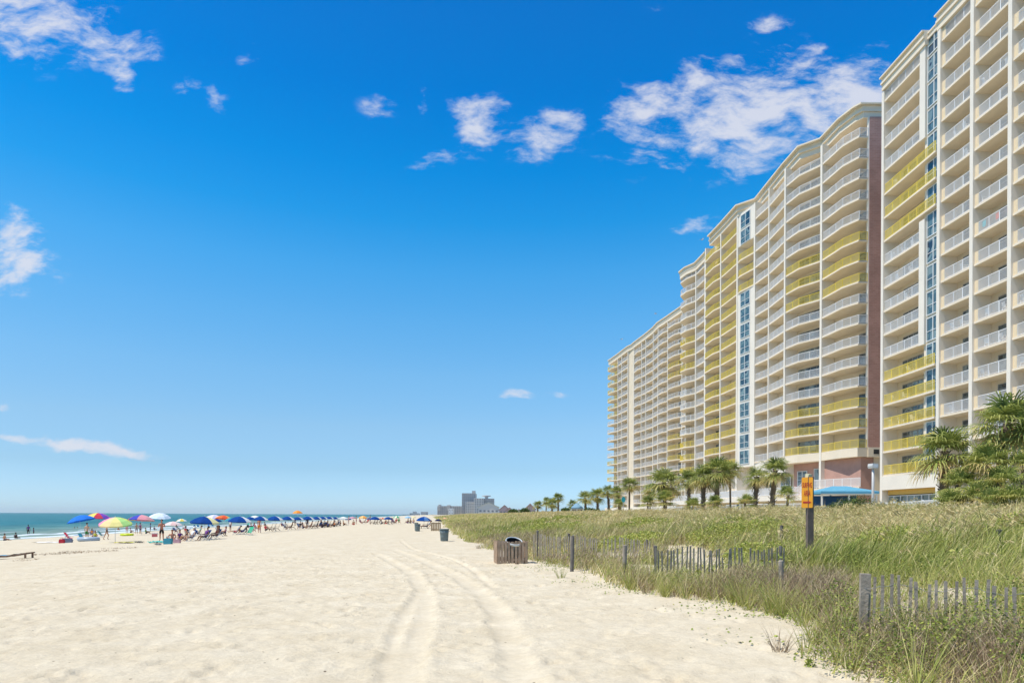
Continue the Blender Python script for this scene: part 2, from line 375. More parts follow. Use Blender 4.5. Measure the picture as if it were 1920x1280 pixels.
    # specks of shell and dry weed
    n3 = nn(nt, 'ShaderNodeTexVoronoi'); n3.inputs['Scale'].default_value = 5.0; L(tc.outputs['Object'], n3.inputs['Vector'])
    s3 = nn(nt, 'ShaderNodeMapRange'); L(n3.outputs['Distance'], s3.inputs[0]); s3.inputs[1].default_value = .10; s3.inputs[2].default_value = .06
    c3 = nn(nt, 'ShaderNodeMath', operation='GREATER_THAN'); L(n3.outputs['Color'], c3.inputs[0]); c3.inputs[1].default_value = .74
    f3 = nn(nt, 'ShaderNodeMath', operation='MULTIPLY'); L(s3.outputs[0], f3.inputs[0]); L(c3.outputs[0], f3.inputs[1])
    x0 = nn(nt, 'ShaderNodeMix', data_type='RGBA'); L(f3.outputs[0], x0.inputs[0]); L(gh.outputs[0], x0.inputs[6]); x0.inputs[7].default_value = (.16, .12, .08, 1)
    aw = nn(nt, 'ShaderNodeAttribute', attribute_name='wet'); av = nn(nt, 'ShaderNodeAttribute', attribute_name='veg'); ak = nn(nt, 'ShaderNodeAttribute', attribute_name='track')
    x1 = nn(nt, 'ShaderNodeMix', data_type='RGBA'); L(aw.outputs['Fac'], x1.inputs[0]); L(x0.outputs[2], x1.inputs[6]); x1.inputs[7].default_value = (.27, .23, .17, 1)
    n2 = nn(nt, 'ShaderNodeTexNoise'); n2.inputs['Scale'].default_value = .55; n2.inputs['Detail'].default_value = 5; L(tc.outputs['Object'], n2.inputs['Vector'])
    v2 = nn(nt, 'ShaderNodeMapRange'); L(n2.outputs[0], v2.inputs[0]); v2.inputs[1].default_value = .42; v2.inputs[2].default_value = .58
    v3 = nn(nt, 'ShaderNodeMath', operation='MULTIPLY'); L(v2.outputs[0], v3.inputs[0]); L(av.outputs['Fac'], v3.inputs[1])
    v4 = nn(nt, 'ShaderNodeMath', operation='MULTIPLY'); L(v3.outputs[0], v4.inputs[0]); v4.inputs[1].default_value = .75
    x2 = nn(nt, 'ShaderNodeMix', data_type='RGBA'); L(v4.outputs[0], x2.inputs[0]); L(x1.outputs[2], x2.inputs[6]); x2.inputs[7].default_value = (.22, .19, .09, 1)
    L(x2.outputs[2], b.inputs['Base Color'])
    rr = nn(nt, 'ShaderNodeMapRange'); L(aw.outputs['Fac'], rr.inputs[0]); rr.inputs[3].default_value = .9; rr.inputs[4].default_value = .25; L(rr.outputs[0], b.inputs['Roughness'])
    nb = nn(nt, 'ShaderNodeTexNoise'); nb.inputs['Scale'].default_value = 17; nb.inputs['Detail'].default_value = 7; nb.inputs['Roughness'].default_value = .68; L(tc.outputs['Object'], nb.inputs['Vector'])
    kb = nn(nt, 'ShaderNodeMapRange'); L(ak.outputs['Fac'], kb.inputs[0]); kb.inputs[3].default_value = .5; kb.inputs[4].default_value = .12
    bp = nn(nt, 'ShaderNodeBump'); bp.inputs['Distance'].default_value = .05; L(kb.outputs[0], bp.inputs['Strength']); L(nb.outputs[0], bp.inputs['Height']); L(bp.outputs[0], b.inputs['Normal'])
    return tag(put('ground', me, m), kind='structure')
SEA = -2.03
def build_water():
    s = np.array(sorted(grow(20, -300, .9, 1.05) + list(np.arange(20, 130, .9)) + grow(130, 9000, 1.0, 1.06)))
    t = np.array(sorted(list(np.arange(-150, -54, .45)) + grow(-150, -8900, .6, 1.06)))
    S, T = np.meshgrid(s, t, indexing='ij'); NS, NT = S.shape; S = S.ravel(); T = T.ravel()
    X = BU.x * S + BV.x * T; Y = BU.y * S + BV.y * T
    w = (fbm(S * .03, T * .03, 41) - .5) * 14
    amp = np.clip((-58 - T) / 14, 0, 1) * np.clip(1 - (-T - 60) / 900, .2, 1)
    ph = (T + w) / 8.5 * 2 * math.pi
    Z = SEA + amp * (.16 * np.maximum(np.sin(ph), -.4) ** 1 + .10 * (fbm(S * .25, T * .5, 43) - .5) + .07 * np.sin((T * .8 + S * .25 + w) * 1.3))
    idx = np.arange(NS * NT).reshape(NS, NT)
    q = np.stack([idx[:-1, :-1], idx[:-1, 1:], idx[1:, 1:], idx[1:, :-1]], -1).reshape(-1, 4)[:, ::-1]
    me = raw_mesh('water', np.stack([X, Y, Z], 1), q.ravel(), np.full(len(q), 4))
    run = (fbm(S * .06, T * .02, 47) - .5) * 9
    d = -T + run
    foam = np.exp(-((d - 60.5) / 1.6) ** 2) * .9 + np.exp(-((d - 66.5) / 1.3) ** 2) * .85 + np.exp(-((d - 75) / 1.0) ** 2) * .5 + np.exp(-((d - 88) / 1.0) ** 2) * .48 + np.exp(-((d - 104) / 1.0) ** 2) * .42 + np.exp(-((d - 125) / 1.2) ** 2) * .34 + .35 * np.clip((63 - d) / 6, 0, 1)
    shal = np.clip((130 - d) / 65, 0, 1)
    for nme, val in (('foam', foam), ('shallow', shal)):
        at = me.attributes.new(nme, 'FLOAT', 'POINT'); at.data.foreach_set('value', val.astype(np.float32))
    me.polygons.foreach_set('use_smooth', [True] * len(me.polygons))
    m = bpy.data.materials.new('sea_water'); m.use_nodes = True; nt = m.node_tree; L = nt.links.new; b = nt.nodes['Principled BSDF']
    b.inputs['Roughness'].default_value = .34; b.inputs['IOR'].default_value = 1.33; b.inputs['Specular IOR Level'].default_value = .2
    tc = nn(nt, 'ShaderNodeTexCoord'); mp = nn(nt, 'ShaderNodeMapping'); mp.inputs['Rotation'].default_value = (0, 0, -R(7.6)); L(tc.outputs['Object'], mp.inputs[0])
    a1 = nn(nt, 'ShaderNodeAttribute', attribute_name='shallow'); a2 = nn(nt, 'ShaderNodeAttribute', attribute_name='foam')
    rp = nn(nt, 'ShaderNodeValToRGB'); L(a1.outputs['Fac'], rp.inputs[0]); cr = rp.color_ramp
    cr.elements[0].color = (.018, .135, .135, 1); cr.elements[1].color = (.21, .26, .17, 1); e = cr.elements.new(.5); e.color = (.07, .19, .155, 1)
    ms = nn(nt, 'ShaderNodeMapping'); ms.inputs['Scale'].default_value = (.12, .02, 1); L(mp.outputs[0], ms.inputs[0])
    n0 = nn(nt, 'ShaderNodeTexNoise'); n0.inputs['Scale'].default_value = 1; n0.inputs['Detail'].default_value = 6; L(ms.outputs[0], n0.inputs['Vector'])
    hv = nn(nt, 'ShaderNodeHueSaturation'); v = nn(nt, 'ShaderNodeMapRange'); L(n0.outputs[0], v.inputs[0]); v.inputs[1].default_value = .3; v.inputs[2].default_value = .7; v.inputs[3].default_value = .72; v.inputs[4].default_value = 1.25
    L(v.outputs[0], hv.inputs['Value']); L(rp.outputs[0], hv.inputs['Color'])
    mf = nn(nt, 'ShaderNodeMapping'); mf.inputs['Scale'].default_value = (1.0, .28, 1); L(mp.outputs[0], mf.inputs[0])
    nf = nn(nt, 'ShaderNodeTexNoise'); nf.inputs['Scale'].default_value = .8; nf.inputs['Detail'].default_value = 7; nf.inputs['Roughness'].default_value = .7; L(mf.outputs[0], nf.inputs['Vector'])
    sm = nn(nt, 'ShaderNodeMath', operation='ADD'); L(nf.outputs[0], sm.inputs[0]); L(a2.outputs['Fac'], sm.inputs[1])
    sr = nn(nt, 'ShaderNodeMapRange'); L(sm.outputs[0], sr.inputs[0]); sr.inputs[1].default_value = .86; sr.inputs[2].default_value = 1.12
    mx = nn(nt, 'ShaderNodeMix', data_type='RGBA'); L(sr.outputs[0], mx.inputs[0]); L(hv.outputs[0], mx.inputs[6]); mx.inputs[7].default_value = (.72, .76, .76, 1)
    L(mx.outputs[2], b.inputs['Base Color'])
    nb = nn(nt, 'ShaderNodeTexNoise'); nb.inputs['Scale'].default_value = .9; nb.inputs['Detail'].default_value = 6; L(mf.outputs[0], nb.inputs['Vector'])
    bp = nn(nt, 'ShaderNodeBump'); bp.inputs['Strength'].default_value = .8; bp.inputs['Distance'].default_value = .5; L(nb.outputs[0], bp.inputs['Height']); L(bp.outputs[0], b.inputs['Normal'])
    return tag(put('water', me, m), kind='structure')
build_ground(); build_water()
# ------------------------------------------------------------------ hotels
M = {}
M['cream'] = pbr('cream_stucco', (.77, .67, .52), .8, var=.05, scale=.6, bump=.15, bscale=8)
M['white_stucco'] = pbr('white_stucco', (.77, .71, .61), .75, var=.04, scale=.5, bump=.1, bscale=6)
M['back'] = pbr('beige_stucco', (.71, .61, .46), .85, var=.05, scale=.8)
M['panel'] = pbr('peach_panel', (.74, .60, .40), .8, var=.03)
M['white_rail'] = pbr('white_painted_rail', (.80, .80, .79), .4)
M['yellow_rail'] = pbr('yellow_painted_rail', (.84, .66, .10), .45, var=.06, scale=2)
M['frame'] = pbr('white_window_frame', (.74, .75, .74), .4)
M['bronze'] = pbr('grey_door_frame', (.30, .31, .30), .45)
M['ochre'] = pbr('ochre_band', (.66, .42, .10), .7, var=.06)
M['dark'] = pbr('dark_opening', (.03, .03, .03), .7)
def brick_mat():
    m = bpy.data.materials.new('red_brick'); m.use_nodes = True; nt = m.node_tree; L = nt.links.new; b = nt.nodes['Principled BSDF']; b.inputs['Roughness'].default_value = .85
    tc = nn(nt, 'ShaderNodeTexCoord'); mp = nn(nt, 'ShaderNodeMapping'); mp.inputs['Rotation'].default_value = (R(90), 0, 0); L(tc.outputs['Object'], mp.inputs[0])
    br = nn(nt, 'ShaderNodeTexBrick'); L(mp.outputs[0], br.inputs['Vector']); br.inputs['Scale'].default_value = 1.0
    br.inputs['Color1'].default_value = (.46, .25, .20, 1); br.inputs['Color2'].default_value = (.40, .205, .16, 1); br.inputs['Mortar'].default_value = (.46, .30, .24, 1)
    br.inputs['Mortar Size'].default_value = .02; br.inputs['Brick Width'].default_value = .6; br.inputs['Row Height'].default_value = .22
    no = nn(nt, 'ShaderNodeTexNoise'); no.inputs['Scale'].default_value = .35; no.inputs['Detail'].default_value = 6; L(tc.outputs['Object'], no.inputs['Vector'])
    mr = nn(nt, 'ShaderNodeMapRange'); L(no.outputs[0], mr.inputs[0]); mr.inputs[1].default_value = .3; mr.inputs[2].default_value = .7; mr.inputs[3].default_value = .85; mr.inputs[4].default_value = 1.15
    hs = nn(nt, 'ShaderNodeHueSaturation'); L(mr.outputs[0], hs.inputs['Value']); L(br.outputs[0], hs.inputs['Color']); L(hs.outputs[0], b.inputs['Base Color']); return m
M['brick'] = brick_mat()
M['podium_brick'] = pbr('pink_brick', (.46, .275, .22), .85, var=.08, scale=1.2)
def glass_mat(name, stops):
    m = bpy.data.materials.new(name); m.use_nodes = True; nt = m.node_tree; L = nt.links.new; b = nt.nodes['Principled BSDF']
    b.inputs['Roughness'].default_value = .07; b.inputs['Specular IOR Level'].default_value = .75
    oi = nn(nt, 'ShaderNodeObjectInfo'); tc = nn(nt, 'ShaderNodeTexCoord'); 
    no = nn(nt, 'ShaderNodeTexNoise', noise_dimensions='4D'); no.inputs['Scale'].default_value = .55; no.inputs['Detail'].default_value = 1; L(tc.outputs['Object'], no.inputs['Vector'])
    w = nn(nt, 'ShaderNodeMath', operation='MULTIPLY'); L(oi.outputs['Random'], w.inputs[0]); w.inputs[1].default_value = 40; L(w.outputs[0], no.inputs['W'])
    rp = nn(nt, 'ShaderNodeValToRGB'); L(no.outputs[0], rp.inputs[0]); cr = rp.color_ramp; cr.interpolation = 'CONSTANT'
    while len(cr.elements) < len(stops): cr.elements.new(.5)
    for e, (p, c) in zip(cr.elements, stops): e.position = p; e.color = (*c, 1)
    wv = nn(nt, 'ShaderNodeTexWave', bands_direction='Y'); wv.inputs['Scale'].default_value = 1.7; wv.inputs['Distortion'].default_value = 1.5; L(tc.outputs['Object'], wv.inputs['Vector'])
    vr = nn(nt, 'ShaderNodeMapRange'); L(wv.outputs[0], vr.inputs[0]); vr.inputs[3].default_value = .8; vr.inputs[4].default_value = 1.12
    hs = nn(nt, 'ShaderNodeHueSaturation'); L(vr.outputs[0], hs.inputs['Value']); L(rp.outputs[0], hs.inputs['Color']); L(hs.outputs[0], b.inputs['Base Color']); return m
M['glass'] = glass_mat('curtained_glass', [(0, (.05, .065, .07)), (.42, (.10, .13, .135)), (.52, (.26, .31, .30)), (.60, (.14, .18, .19)), (.68, (.035, .05, .07))])
M['glass_strip'] = glass_mat('blue_glass', [(0, (.025, .06, .09)), (.40, (.12, .20, .22)), (.50, (.06, .12, .15)), (.57, (.19, .27, .28)), (.66, (.02, .04, .07))])
GZ = 1.70                                              # ground level round the hotels
def V2(p): return Vector((p[0], p[1]))
def railing(mb, path, h=1.06, step=.115, post=1.35, z=0.0, w=.022):
    L = [V2(p) for p in path]
    for a, b in zip(L[:-1], L[1:]):
        d = b - a; ln = d.length
        if ln < .05: continue
        A = lambda k, zz: (a.x + d.x * k, a.y + d.y * k, z + zz)
        mb.bar(A(0, h), A(1, h), .06, .05); mb.bar(A(0, .10), A(1, .10), .045, .04)
        n = max(1, round(ln / step))
        for i in range(1, n): mb.bar(A(i / n, .11), A(i / n, h - .02), w, w, up=(d.x, d.y, 0))
        k = max(1, round(ln / post))
        for i in range(k + 1): mb.bar(A(i / k, 0), A(i / k, h - .02), .055, .055, up=(d.x, d.y, 0))
class Bay:
    pass
def make_bay(parent, path, nb, depth, zs, colours, rail_step=.115, win=(.12, .92), win_h=2.05, panel=0.0, slab_t=.20, individual=True, stuff=None, setback=.12, doors=4):
    """one stack of balconies: path = outer edge from near to far, zs = slab undersides"""
    base = parent.location
    P, Q = V2(path[0]), V2(path[-1]); nb = V2(nb).normalized()
    Pi, Qi = P + nb * depth, Q + nb * depth
    off = Vector((base.x, base.y))
    loc = lambda p: (p[0] - off.x, p[1] - off.y)
    poly = [loc(p) for p in path] + [loc(Qi), loc(Pi)]
    sl = MB().prism(poly, 0, slab_t)
    # rail set a little inside the slab edge
    pts = [V2(loc(p)) for p in path]
    rp = [p + nb * setback for p in pts]
    d0 = (rp[1] - rp[0]).normalized(); d1 = (rp[-1] - rp[-2]).normalized()
    pan = None
    if panel > 0:
        pan = MB(); e = rp[-1] - d1 * panel
        pan.bar((rp[-1].x, rp[-1].y, slab_t + .55), (e.x, e.y, slab_t + .55), .12, 1.10)
        rp[-1] = e
    else: rp[-1] = rp[-1] - d1 * .16
    rp[0] = rp[0] + d0 * .16
    rls = {}
    for c in set(colours): rls[c] = MB(); railing(rls[c], rp, step=rail_step, z=slab_t, w=.025 if c == 'y' else .025)
    sl_me = sl.mesh('balcony'); rl_me = {c: rls[c].mesh('railing') for c in rls}
    pan_me = pan.mesh('panel') if pan else None
    # window on the back wall
    a, b = V2(loc(Pi)), V2(loc(Qi)); d = b - a; ln = d.length; d.normalize(); n = Vector((-nb.x, -nb.y)); n = Vector((d.y, -d.x)); n = n if n.dot(nb) < 0 else -n
    w0, w1 = a + d * ln * win[0] + n * .02, a + d * ln * win[1] + n * .02
    zb = slab_t + .02
    g = MB(); g.bar((w0.x, w0.y, zb + win_h / 2), (w1.x, w1.y, zb + win_h / 2), .05, win_h - .06)
    fr = MB(); f0, f1 = w0 + n * .03, w1 + n * .03
    for zz in (.03, win_h - .03, win_h - .48): fr.bar((f0.x, f0.y, zb + zz), (f1.x, f1.y, zb + zz), .06, .06)
    for i in range(doors + 1):
        p = f0 + (f1 - f0) * (i / doors); fr.bar((p.x, p.y, zb), (p.x, p.y, zb + win_h), .06, .06, up=(nb.x, nb.y, 0))
    g_me, fr_me = g.mesh('window'), fr.mesh('window_frame')
    for z, c in zip(zs, colours):
        if not individual:
            zc = z
            for key, src in (('slab', sl), ('rail_' + c, rls[c]), ('glass', g), ('frame', fr)) + ((('panel', pan),) if pan else ()):
                stuff.setdefault(key, MB()).add([(x, y, zz + zc) for x, y, zz in src.v], src.f)
            continue
        o = put('balcony', sl_me, M['cream'], parent, (0, 0, z))
        put('railing', rl_me[c], M['yellow_rail' if c == 'y' else 'white_rail'], o)
        if pan_me: put('side_panel', pan_me, M['panel'], o)
        w = put('window', g_me, M['glass'], parent, (0, 0, z)); put('window_frame', fr_me, M['bronze'], w)
    return Pi, Qi
def fin(parent, p, nb, depth, z0, z1, t=.34, out=.10, mat='white_stucco'):
    p = V2(p); nb = V2(nb).normalized(); a = p - nb * out; b = p + nb * depth
    mb = MB(); mb.bar((a.x, a.y, (z0 + z1) / 2), (b.x, b.y, (z0 + z1) / 2), t, z1 - z0)
    return mb.build('column', M[mat], parent)
def cornice(parent, path, nb, z0, z1, back=2.5, out=.55):
    """stepped band following the facade"""
    nb = V2(nb).normalized(); P = [V2(p) for p in path]
    lv = [(z0, z0 + (z1 - z0) * .45, .18), (z0 + (z1 - z0) * .45, z0 + (z1 - z0) * .62, .34), (z0 + (z1 - z0) * .62, z1 - .16, .22), (z1 - .16, z1, out)]
    mb = MB()
    for a, b, o in lv:
        poly = [p - nb * o for p in P] + [P[-1] + nb * back, P[0] + nb * back]
        mb.prism(poly, a, b - .002)
    return mb.build('cornice', M['cream'], parent)
def window_stack(parent, P, Q, zs, h, inset, nb, mat='glass_strip', name='bay_window'):
    P, Q = V2(P), V2(Q); d = (Q - P); ln = d.length; d.normalize(); n = Vector((d.y, -d.x)); nb = V2(nb)
    n = n if n.dot(nb) < 0 else -n
    a, b = P + d * ln * inset[0] + n * .02, P + d * ln * inset[1] + n * .02
    base = parent.location; off = Vector((base.x, base.y)); a -= off; b -= off
    g = MB().bar((a.x, a.y, h / 2), (b.x, b.y, h / 2), .06, h)
    fr = MB(); fa, fb = a + n * .04, b + n * .04
    for zz in (.05, h - .05, h * .42): fr.bar((fa.x, fa.y, zz), (fb.x, fb.y, zz), .08, .08 if zz != h * .42 else .05)
    for k in (0, .5, 1):
        p = fa + (fb - fa) * k; fr.bar((p.x, p.y, 0), (p.x, p.y, h), .09, .09, up=(n.x, n.y, 0))
    gm, fm = g.mesh(name), fr.mesh('window_frame')
    for z in zs:
        w = put(name, gm, M[mat], parent, (0, 0, z)); put('window_frame', fm, M['frame'], w)
def pl(px, py, H):
    u, v = ray(px, py); Y = (H - EYE) / v; return (u * Y, Y)

# ---- the tower at the right edge
def tower_near():
    FH = 2.697; z0 = 6.35; n = 17; H = 52.4
    zs = [z0 + FH * k for k in range(n)]
    A = Vector(pl(1646, 150, H)); B = Vector(pl(1731, 53, H)); C = Vector(pl(1751, 31, H))
    nb = Vector((.998, .05)); ax = Vector((-.05, .9987))
    A = A + nb * .5; A = Vector((A.x, A.y - .35)); B = B + nb * .5 + Vector((0, .85))
    root = thing('hotel_tower', 'cream hotel tower cut off by the right edge, nearest, palms before its foot', 'hotel tower', (50, 62, 0))
    C0 = C + nb * .5 + Vector((0, -.3))                                         # right end of the wide bay, start of the strip
    bays = []; p = C0
    xs = [p]
    for k in range(3): p = p - ax * 4.35; xs.append(p)
    xs = xs[::-1]                                           # near -> far
    dep = 1.7
    # body
    inn = [xs[0] + nb * dep, C0 + nb * dep, A + nb * dep]
    back = [A + nb * 16, xs[0] + nb * 16]
    MB().prism([tuple(q) for q in inn + back], GZ, H - 1.2).build('wall', M['back'], root)
    for a, b in zip(xs[:-1], xs[1:]):
        make_bay(root, [a, b], nb, dep, zs, ['w'] * n, win=(.06, .74), panel=.62, doors=3)
    for q in xs: fin(root, q, nb, dep, GZ, H - 1.6, .42, .16)
    # the wide bay: white rails on the far bay, yellow ones run across the window strip
    pat = ['y'] * 5 + ['w'] * 5 + ['y'] * 3 + ['w'] * 4
    zy = [z for z, c in zip(zs, pat) if c == 'y']; zw = [z for z, c in zip(zs, pat) if c == 'w']
    B1 = B - (B - A).normalized() * .3
    make_bay(root, [B1, A], nb, dep, zw, ['w'] * len(zw), win=(.10, .80), doors=5)
    make_bay(root, [C0 - nb * .22 + ax * .35, A], nb, dep, zy, ['y'] * len(zy), win=(.37, .86), doors=5, setback=.12)
    fin(root, A, nb, dep, GZ, H - 1.6, .42, .1)
    # strip: a pier beside the windows on the floors without yellow rails
    S0, S1 = C0 + nb * .30, B + nb * .30
    runs = [(5, 10), (13, 17)]
    for k0, k1 in runs:
        za = zs[k0] - .05; zb = zs[k1 - 1] + FH - (.9 if k1 == 17 else .45)
        pr = MB(); q = B
        pr.bar((q.x, q.y, (za + zb) / 2), (q.x + nb.x * 1.4, q.y + nb.y * 1.4, (za + zb) / 2), .85, zb - za); pr.build('column', M['white_stucco'], root)
    st_ = MB(); poly = [S0 + nb * .02, S1 + nb * .02, S1 + nb * 1.4, S0 + nb * 1.4]
    st_.prism([tuple(q) for q in poly], zs[0], H - 1.5).build('wall', M['cream'], root)
    window_stack(root, S0, S1, [z + .12 for z in zs], 2.45, (.10, .80), nb)
    cornice(root, [xs[0] - ax * .5, C + nb * .5, ], nb, H - 1.5, H + .05, out=.5)
    cornice(root, [C + nb * .95 + ax * .02, B + nb * .45 - ax * .1], nb, H - 1.6, H - .25, out=.35)
    cornice(root, [B - ax * .6, A + ax * .1], nb, H - 1.5, H - .0, out=.5)
    # roof slab
    MB().prism([tuple(q) for q in [xs[0] + nb * 2, A + nb * 2, A + nb * 16.2, xs[0] + nb * 16.2]], H - 1.1, H - .55).build('roof', M['cream'], root)
    # foot: solid band, ochre strip and a row of shop windows
    g = MB(); g.prism([tuple(q) for q in [C0 - nb * .1, A - nb * .1, A + nb * 1.6, C0 + nb * 1.6]], z0 - 1.55, z0 - .003); g.build('parapet', M['white_stucco'], root)
    g = MB(); g.prism([tuple(q) for q in [C0 + nb * .5 + ax * .4, A + nb * .5 - ax * .4, A + nb * 1.6, C0 + nb * 1.6]], z0 - 2.1, z0 - 1.56); g.build('fascia', M['ochre'], root)
    a, b = C0 + nb * .8, A + nb * .8
    w = MB().bar((a.x, a.y, 3.1), (b.x, b.y, 3.1), .1, 2.1).build('shop_window', M['glass'], root)
    f = MB()
    for k in range(9):
        q = a + (b - a) * (k / 8); f.bar((q.x - nb.x * .08, q.y, 2.0), (q.x - nb.x * .08, q.y, 4.15), .1, .1, up=(1, 0, 0))
    for z in (3.4, 4.12): f.bar((a.x - nb.x * .09, a.y, z), (b.x - nb.x * .09, b.y, z), .09, .09)
    f.build('window_frame', M['frame'], w)
    return root, zs, xs, A, B, C0, nb, ax
NEAR = tower_near()

# ---- the brick-ended tower
def tower_brick():
    FH = 2.68; z0 = 10.45; n = 16; H = 55.1
    zs = [z0 + FH * k for k in range(n)]; zt = zs[-1]
    nb = Vector((.985, .17)); dep = 1.9
    T = lambda px, py, z=zt: Vector(pl(px, py, z))
    a0, a1, a2, a3 = T(1628.5, 258.6), T(1610.7, 257.7), T(1579.6, 275.5), T(1541, 310.6)
    b1, b2 = T(1498, 331), T(1472.8, 352)
    c1, d1 = T(1442.5, 387.7), T(1415.5, 412.5)
    e1 = Vector((38.75, 110.6)); f1 = Vector((38.1, 117.4)); g1 = Vector((37.3, 124.0))
    root = thing('hotel_tower', 'tall cream hotel tower with red brick end wall and bulging balconies', 'hotel tower', (48, 100, 0))
    inn = [q + nb * dep for q in (a0, a3, b2, d1, e1, f1, g1)]
    body = [Vector((a0.x + 1.0, a0.y + .25))] + inn + [g1 + nb * 17, Vector((61, a0.y + .25))]
    MB().prism([tuple(q) for q in body], GZ, H - 1.0).build('wall', M['back'], root)
    e = MB(); e.box(a0.x + .12, a0.y - .06, z0 + .25, 61.02, a0.y + .24, H - 1.75); e.build('end_wall', M['brick'], root)
    e = MB(); e.box(a0.x + .10, a0.y - .10, z0 - 1.0, 61.04, a0.y + .3, z0 + .248); e.build('band', M['cream'], root)
    e = MB(); e.box(a0.x + .8, a0.y - .13, z0 - .62, a0.x + 1.5, a0.y + .1, z0 - .02); e.build('vent', M['dark'], root)
    w5 = ['y'] * 3 + ['w'] * 5 + ['y'] * 3 + ['w'] * 5
    make_bay(root, [a0, a1, a2, a3], nb, dep, zs, w5, win=(.03, .42), doors=3, rail_step=.12)
    make_bay(root, [a3, b1, b2], nb, dep, zs, w5, win=(.08, .92), doors=5, rail_step=.12)
    make_bay(root, [b2, c1], nb, dep, zs, ['w'] * n, win=(.08, .5), doors=2, rail_step=.13)
    make_bay(root, [c1, d1], nb, dep, zs, ['w'] * n, win=(.08, .5), doors=2, rail_step=.13)
    # window strip turned towards the beach; three floors of yellow balconies in it
    e0 = d1 + Vector((.0, .35)); nbe = Vector((.55, .83)).normalized()
    zy = zs[11:14]
    make_bay(root, [d1 + Vector((0, .2)), e1 + (d1 - e1) * .25 - nb * .25, e1], nb, 1.6, zy, ['y'] * 3, win=(.05, .5), doors=3, rail_step=.13)
    for za, zb in ((zs[0] - .4, zs[11] - .003), (zs[14], H - 1.6)):
        MB().prism([tuple(q) for q in [e0, e1, e1 + nb * 1.9, e0 + nb * 1.9]], za, zb).build('wall', M['white_stucco'], root)
    window_stack(root, e0, e1, [z + .1 for k, z in enumerate(zs) if k not in (11, 12, 13)], 2.35, (.22, .78), nb)
    make_bay(root, [e1, f1], nb, dep, zs, ['y'] * n, win=(.1, .6), doors=3, rail_step=.14)
    make_bay(root, [f1, f1 + (g1 - f1) * .35 - nb * .45, g1 - nb * .2], nb, dep, zs, ['y'] * n, win=(.1, .8), doors=4, rail_step=.14)
    for q, t in ((a3, .42), (b2, .36), (c1, .26), (d1, .42), (e1, .42), (f1, .32), (g1, .4)): fin(root, q, nb, dep, GZ if t > .4 else z0, H - 1.6, t, .08)
    q = a0; MB().box(q.x - .02, q.y - .03, z0 + .2, q.x + .13, q.y + .35, H - 1.7).build('column', M['white_stucco'], root)
    # the stepped roof line, traced corner by corner
    top = [(1650, 195), (1612, 194), (1597, 202), (1568, 224.5), (1535, 260), (1493.5, 275), (1465, 307.6), (1413, 373), (1378, 385), (1347, 420), (1325, 443)]
    tp = [Vector(pl(x, y, H)) + nb * .5 for x, y in top]
    tp[0] = Vector((61, tp[1].y + .1))
    P = [q for q in tp]
    mb = MB()
    for z_a, z_b, o in ((H - 1.75, H - 1.0, -.1), (H - 1.0, H - .75, .15), (H - .75, H - .2, 0), (H - .2, H, .5)):
        pts = [P[0] - Vector((0, o))] + [q - nb * o - Vector((0, o * .5)) for q in P[1:]] + [P[-1] + nb * 16, Vector((61, P[-1].y))]
        mb.prism([tuple(q) for q in pts], z_a, z_b - .002)
    mb.build('cornice', M['cream'], root)
    # podium
    bd = lambda q, k: q + nb * k
    MB().prism([tuple(q) for q in [a0, a1, a2, a3, b1, b2, bd(b2, 1.95), bd(a3, 1.95), bd(a0, 1.0)]], z0 - .95, z0 - .004).build('band', M['cream'], root)
    k0 = Vector((a0.x - .6, a0.y + .35)); k1 = a3 + nb * .5
    MB().prism([tuple(q) for q in [k0, k1, k1 + nb * 8, k0 + Vector((9, 0))]], GZ, z0 - .97).build('podium_wall', M['podium_brick'], root)
    k2 = a3 + nb * 1.6; k3 = b2 + nb * 1.6
    MB().prism([tuple(q) for q in [k2, k3, k3 + nb * 5, k2 + nb * 5]], GZ, z0 - .97).build('podium_wall', M['podium_brick'], root)
    window_stack(root, k2, k3, [5.6], 3.0, (.06, .42), nb, 'glass', 'entrance_door')
    window_stack(root, k2, k3, [6.2], 2.2, (.62, .88), nb, 'glass', 'window')
    q0, q1 = b2 + nb * .5, g1 + nb * .5
    MB().prism([tuple(q) for q in [b2 + nb * .15, d1 + nb * .15, d1 + nb * 2.1, b2 + nb * 2.1]], z0 - 2.4, z0 - .004).build('parapet', M['white_stucco'], root)
    window_stack(root, b2 + nb * 1.7, d1 + nb * 1.7, [5.6], 2.2, (.1, .4), nb, 'glass', 'window'); window_stack(root, b2 + nb * 1.7, d1 + nb * 1.7, [5.6], 2.2, (.6, .9), nb, 'glass', 'window')
    # terrace in front with its white railing
    t0, t1, t2, t3 = a0 + Vector((-1.3, -.6)), a3 - nb * 1.9, b2 - nb * 2.6, g1 - nb * 3.0
    MB().prism([tuple(q) for q in [t0, t1, k1 + nb * .3, k0 + Vector((.5, 1))]], 4.55, 5.6).build('terrace', M['cream'], root)
    MB().prism([tuple(q) for q in [t1 + Vector((0, .003)), t2, t3, g1 + nb * 2.0, k1 + nb * .32]], 4.0, 4.75).build('terrace', M['white_stucco'], root)
    MB().prism([tuple(q) for q in [t1 + nb * 1.2, t2 + nb * 1.2, t3 + nb * 1.2, g1 + nb * 2.0, k1 + nb * .34]], GZ - .2, 3.997).build('podium_wall', M['back'], root)
    for A_, B_, zz in ((t0 + nb * .15, t1 + nb * .15, 5.6), (t1 + nb * .2, t2 + nb * .2, 4.75), (t2 + nb * .2, t3 + nb * .2, 4.75)):
        r = MB(); railing(r, [A_, B_], z=zz, step=.14, h=1.15, w=.05); r.build('terrace_railing', M['white_rail'], root)
    # stair rail coming down between the two terraces
    r = MB(); s0, s1 = t1 + Vector((-.4, .2)), t1 + Vector((-2.6, .9))
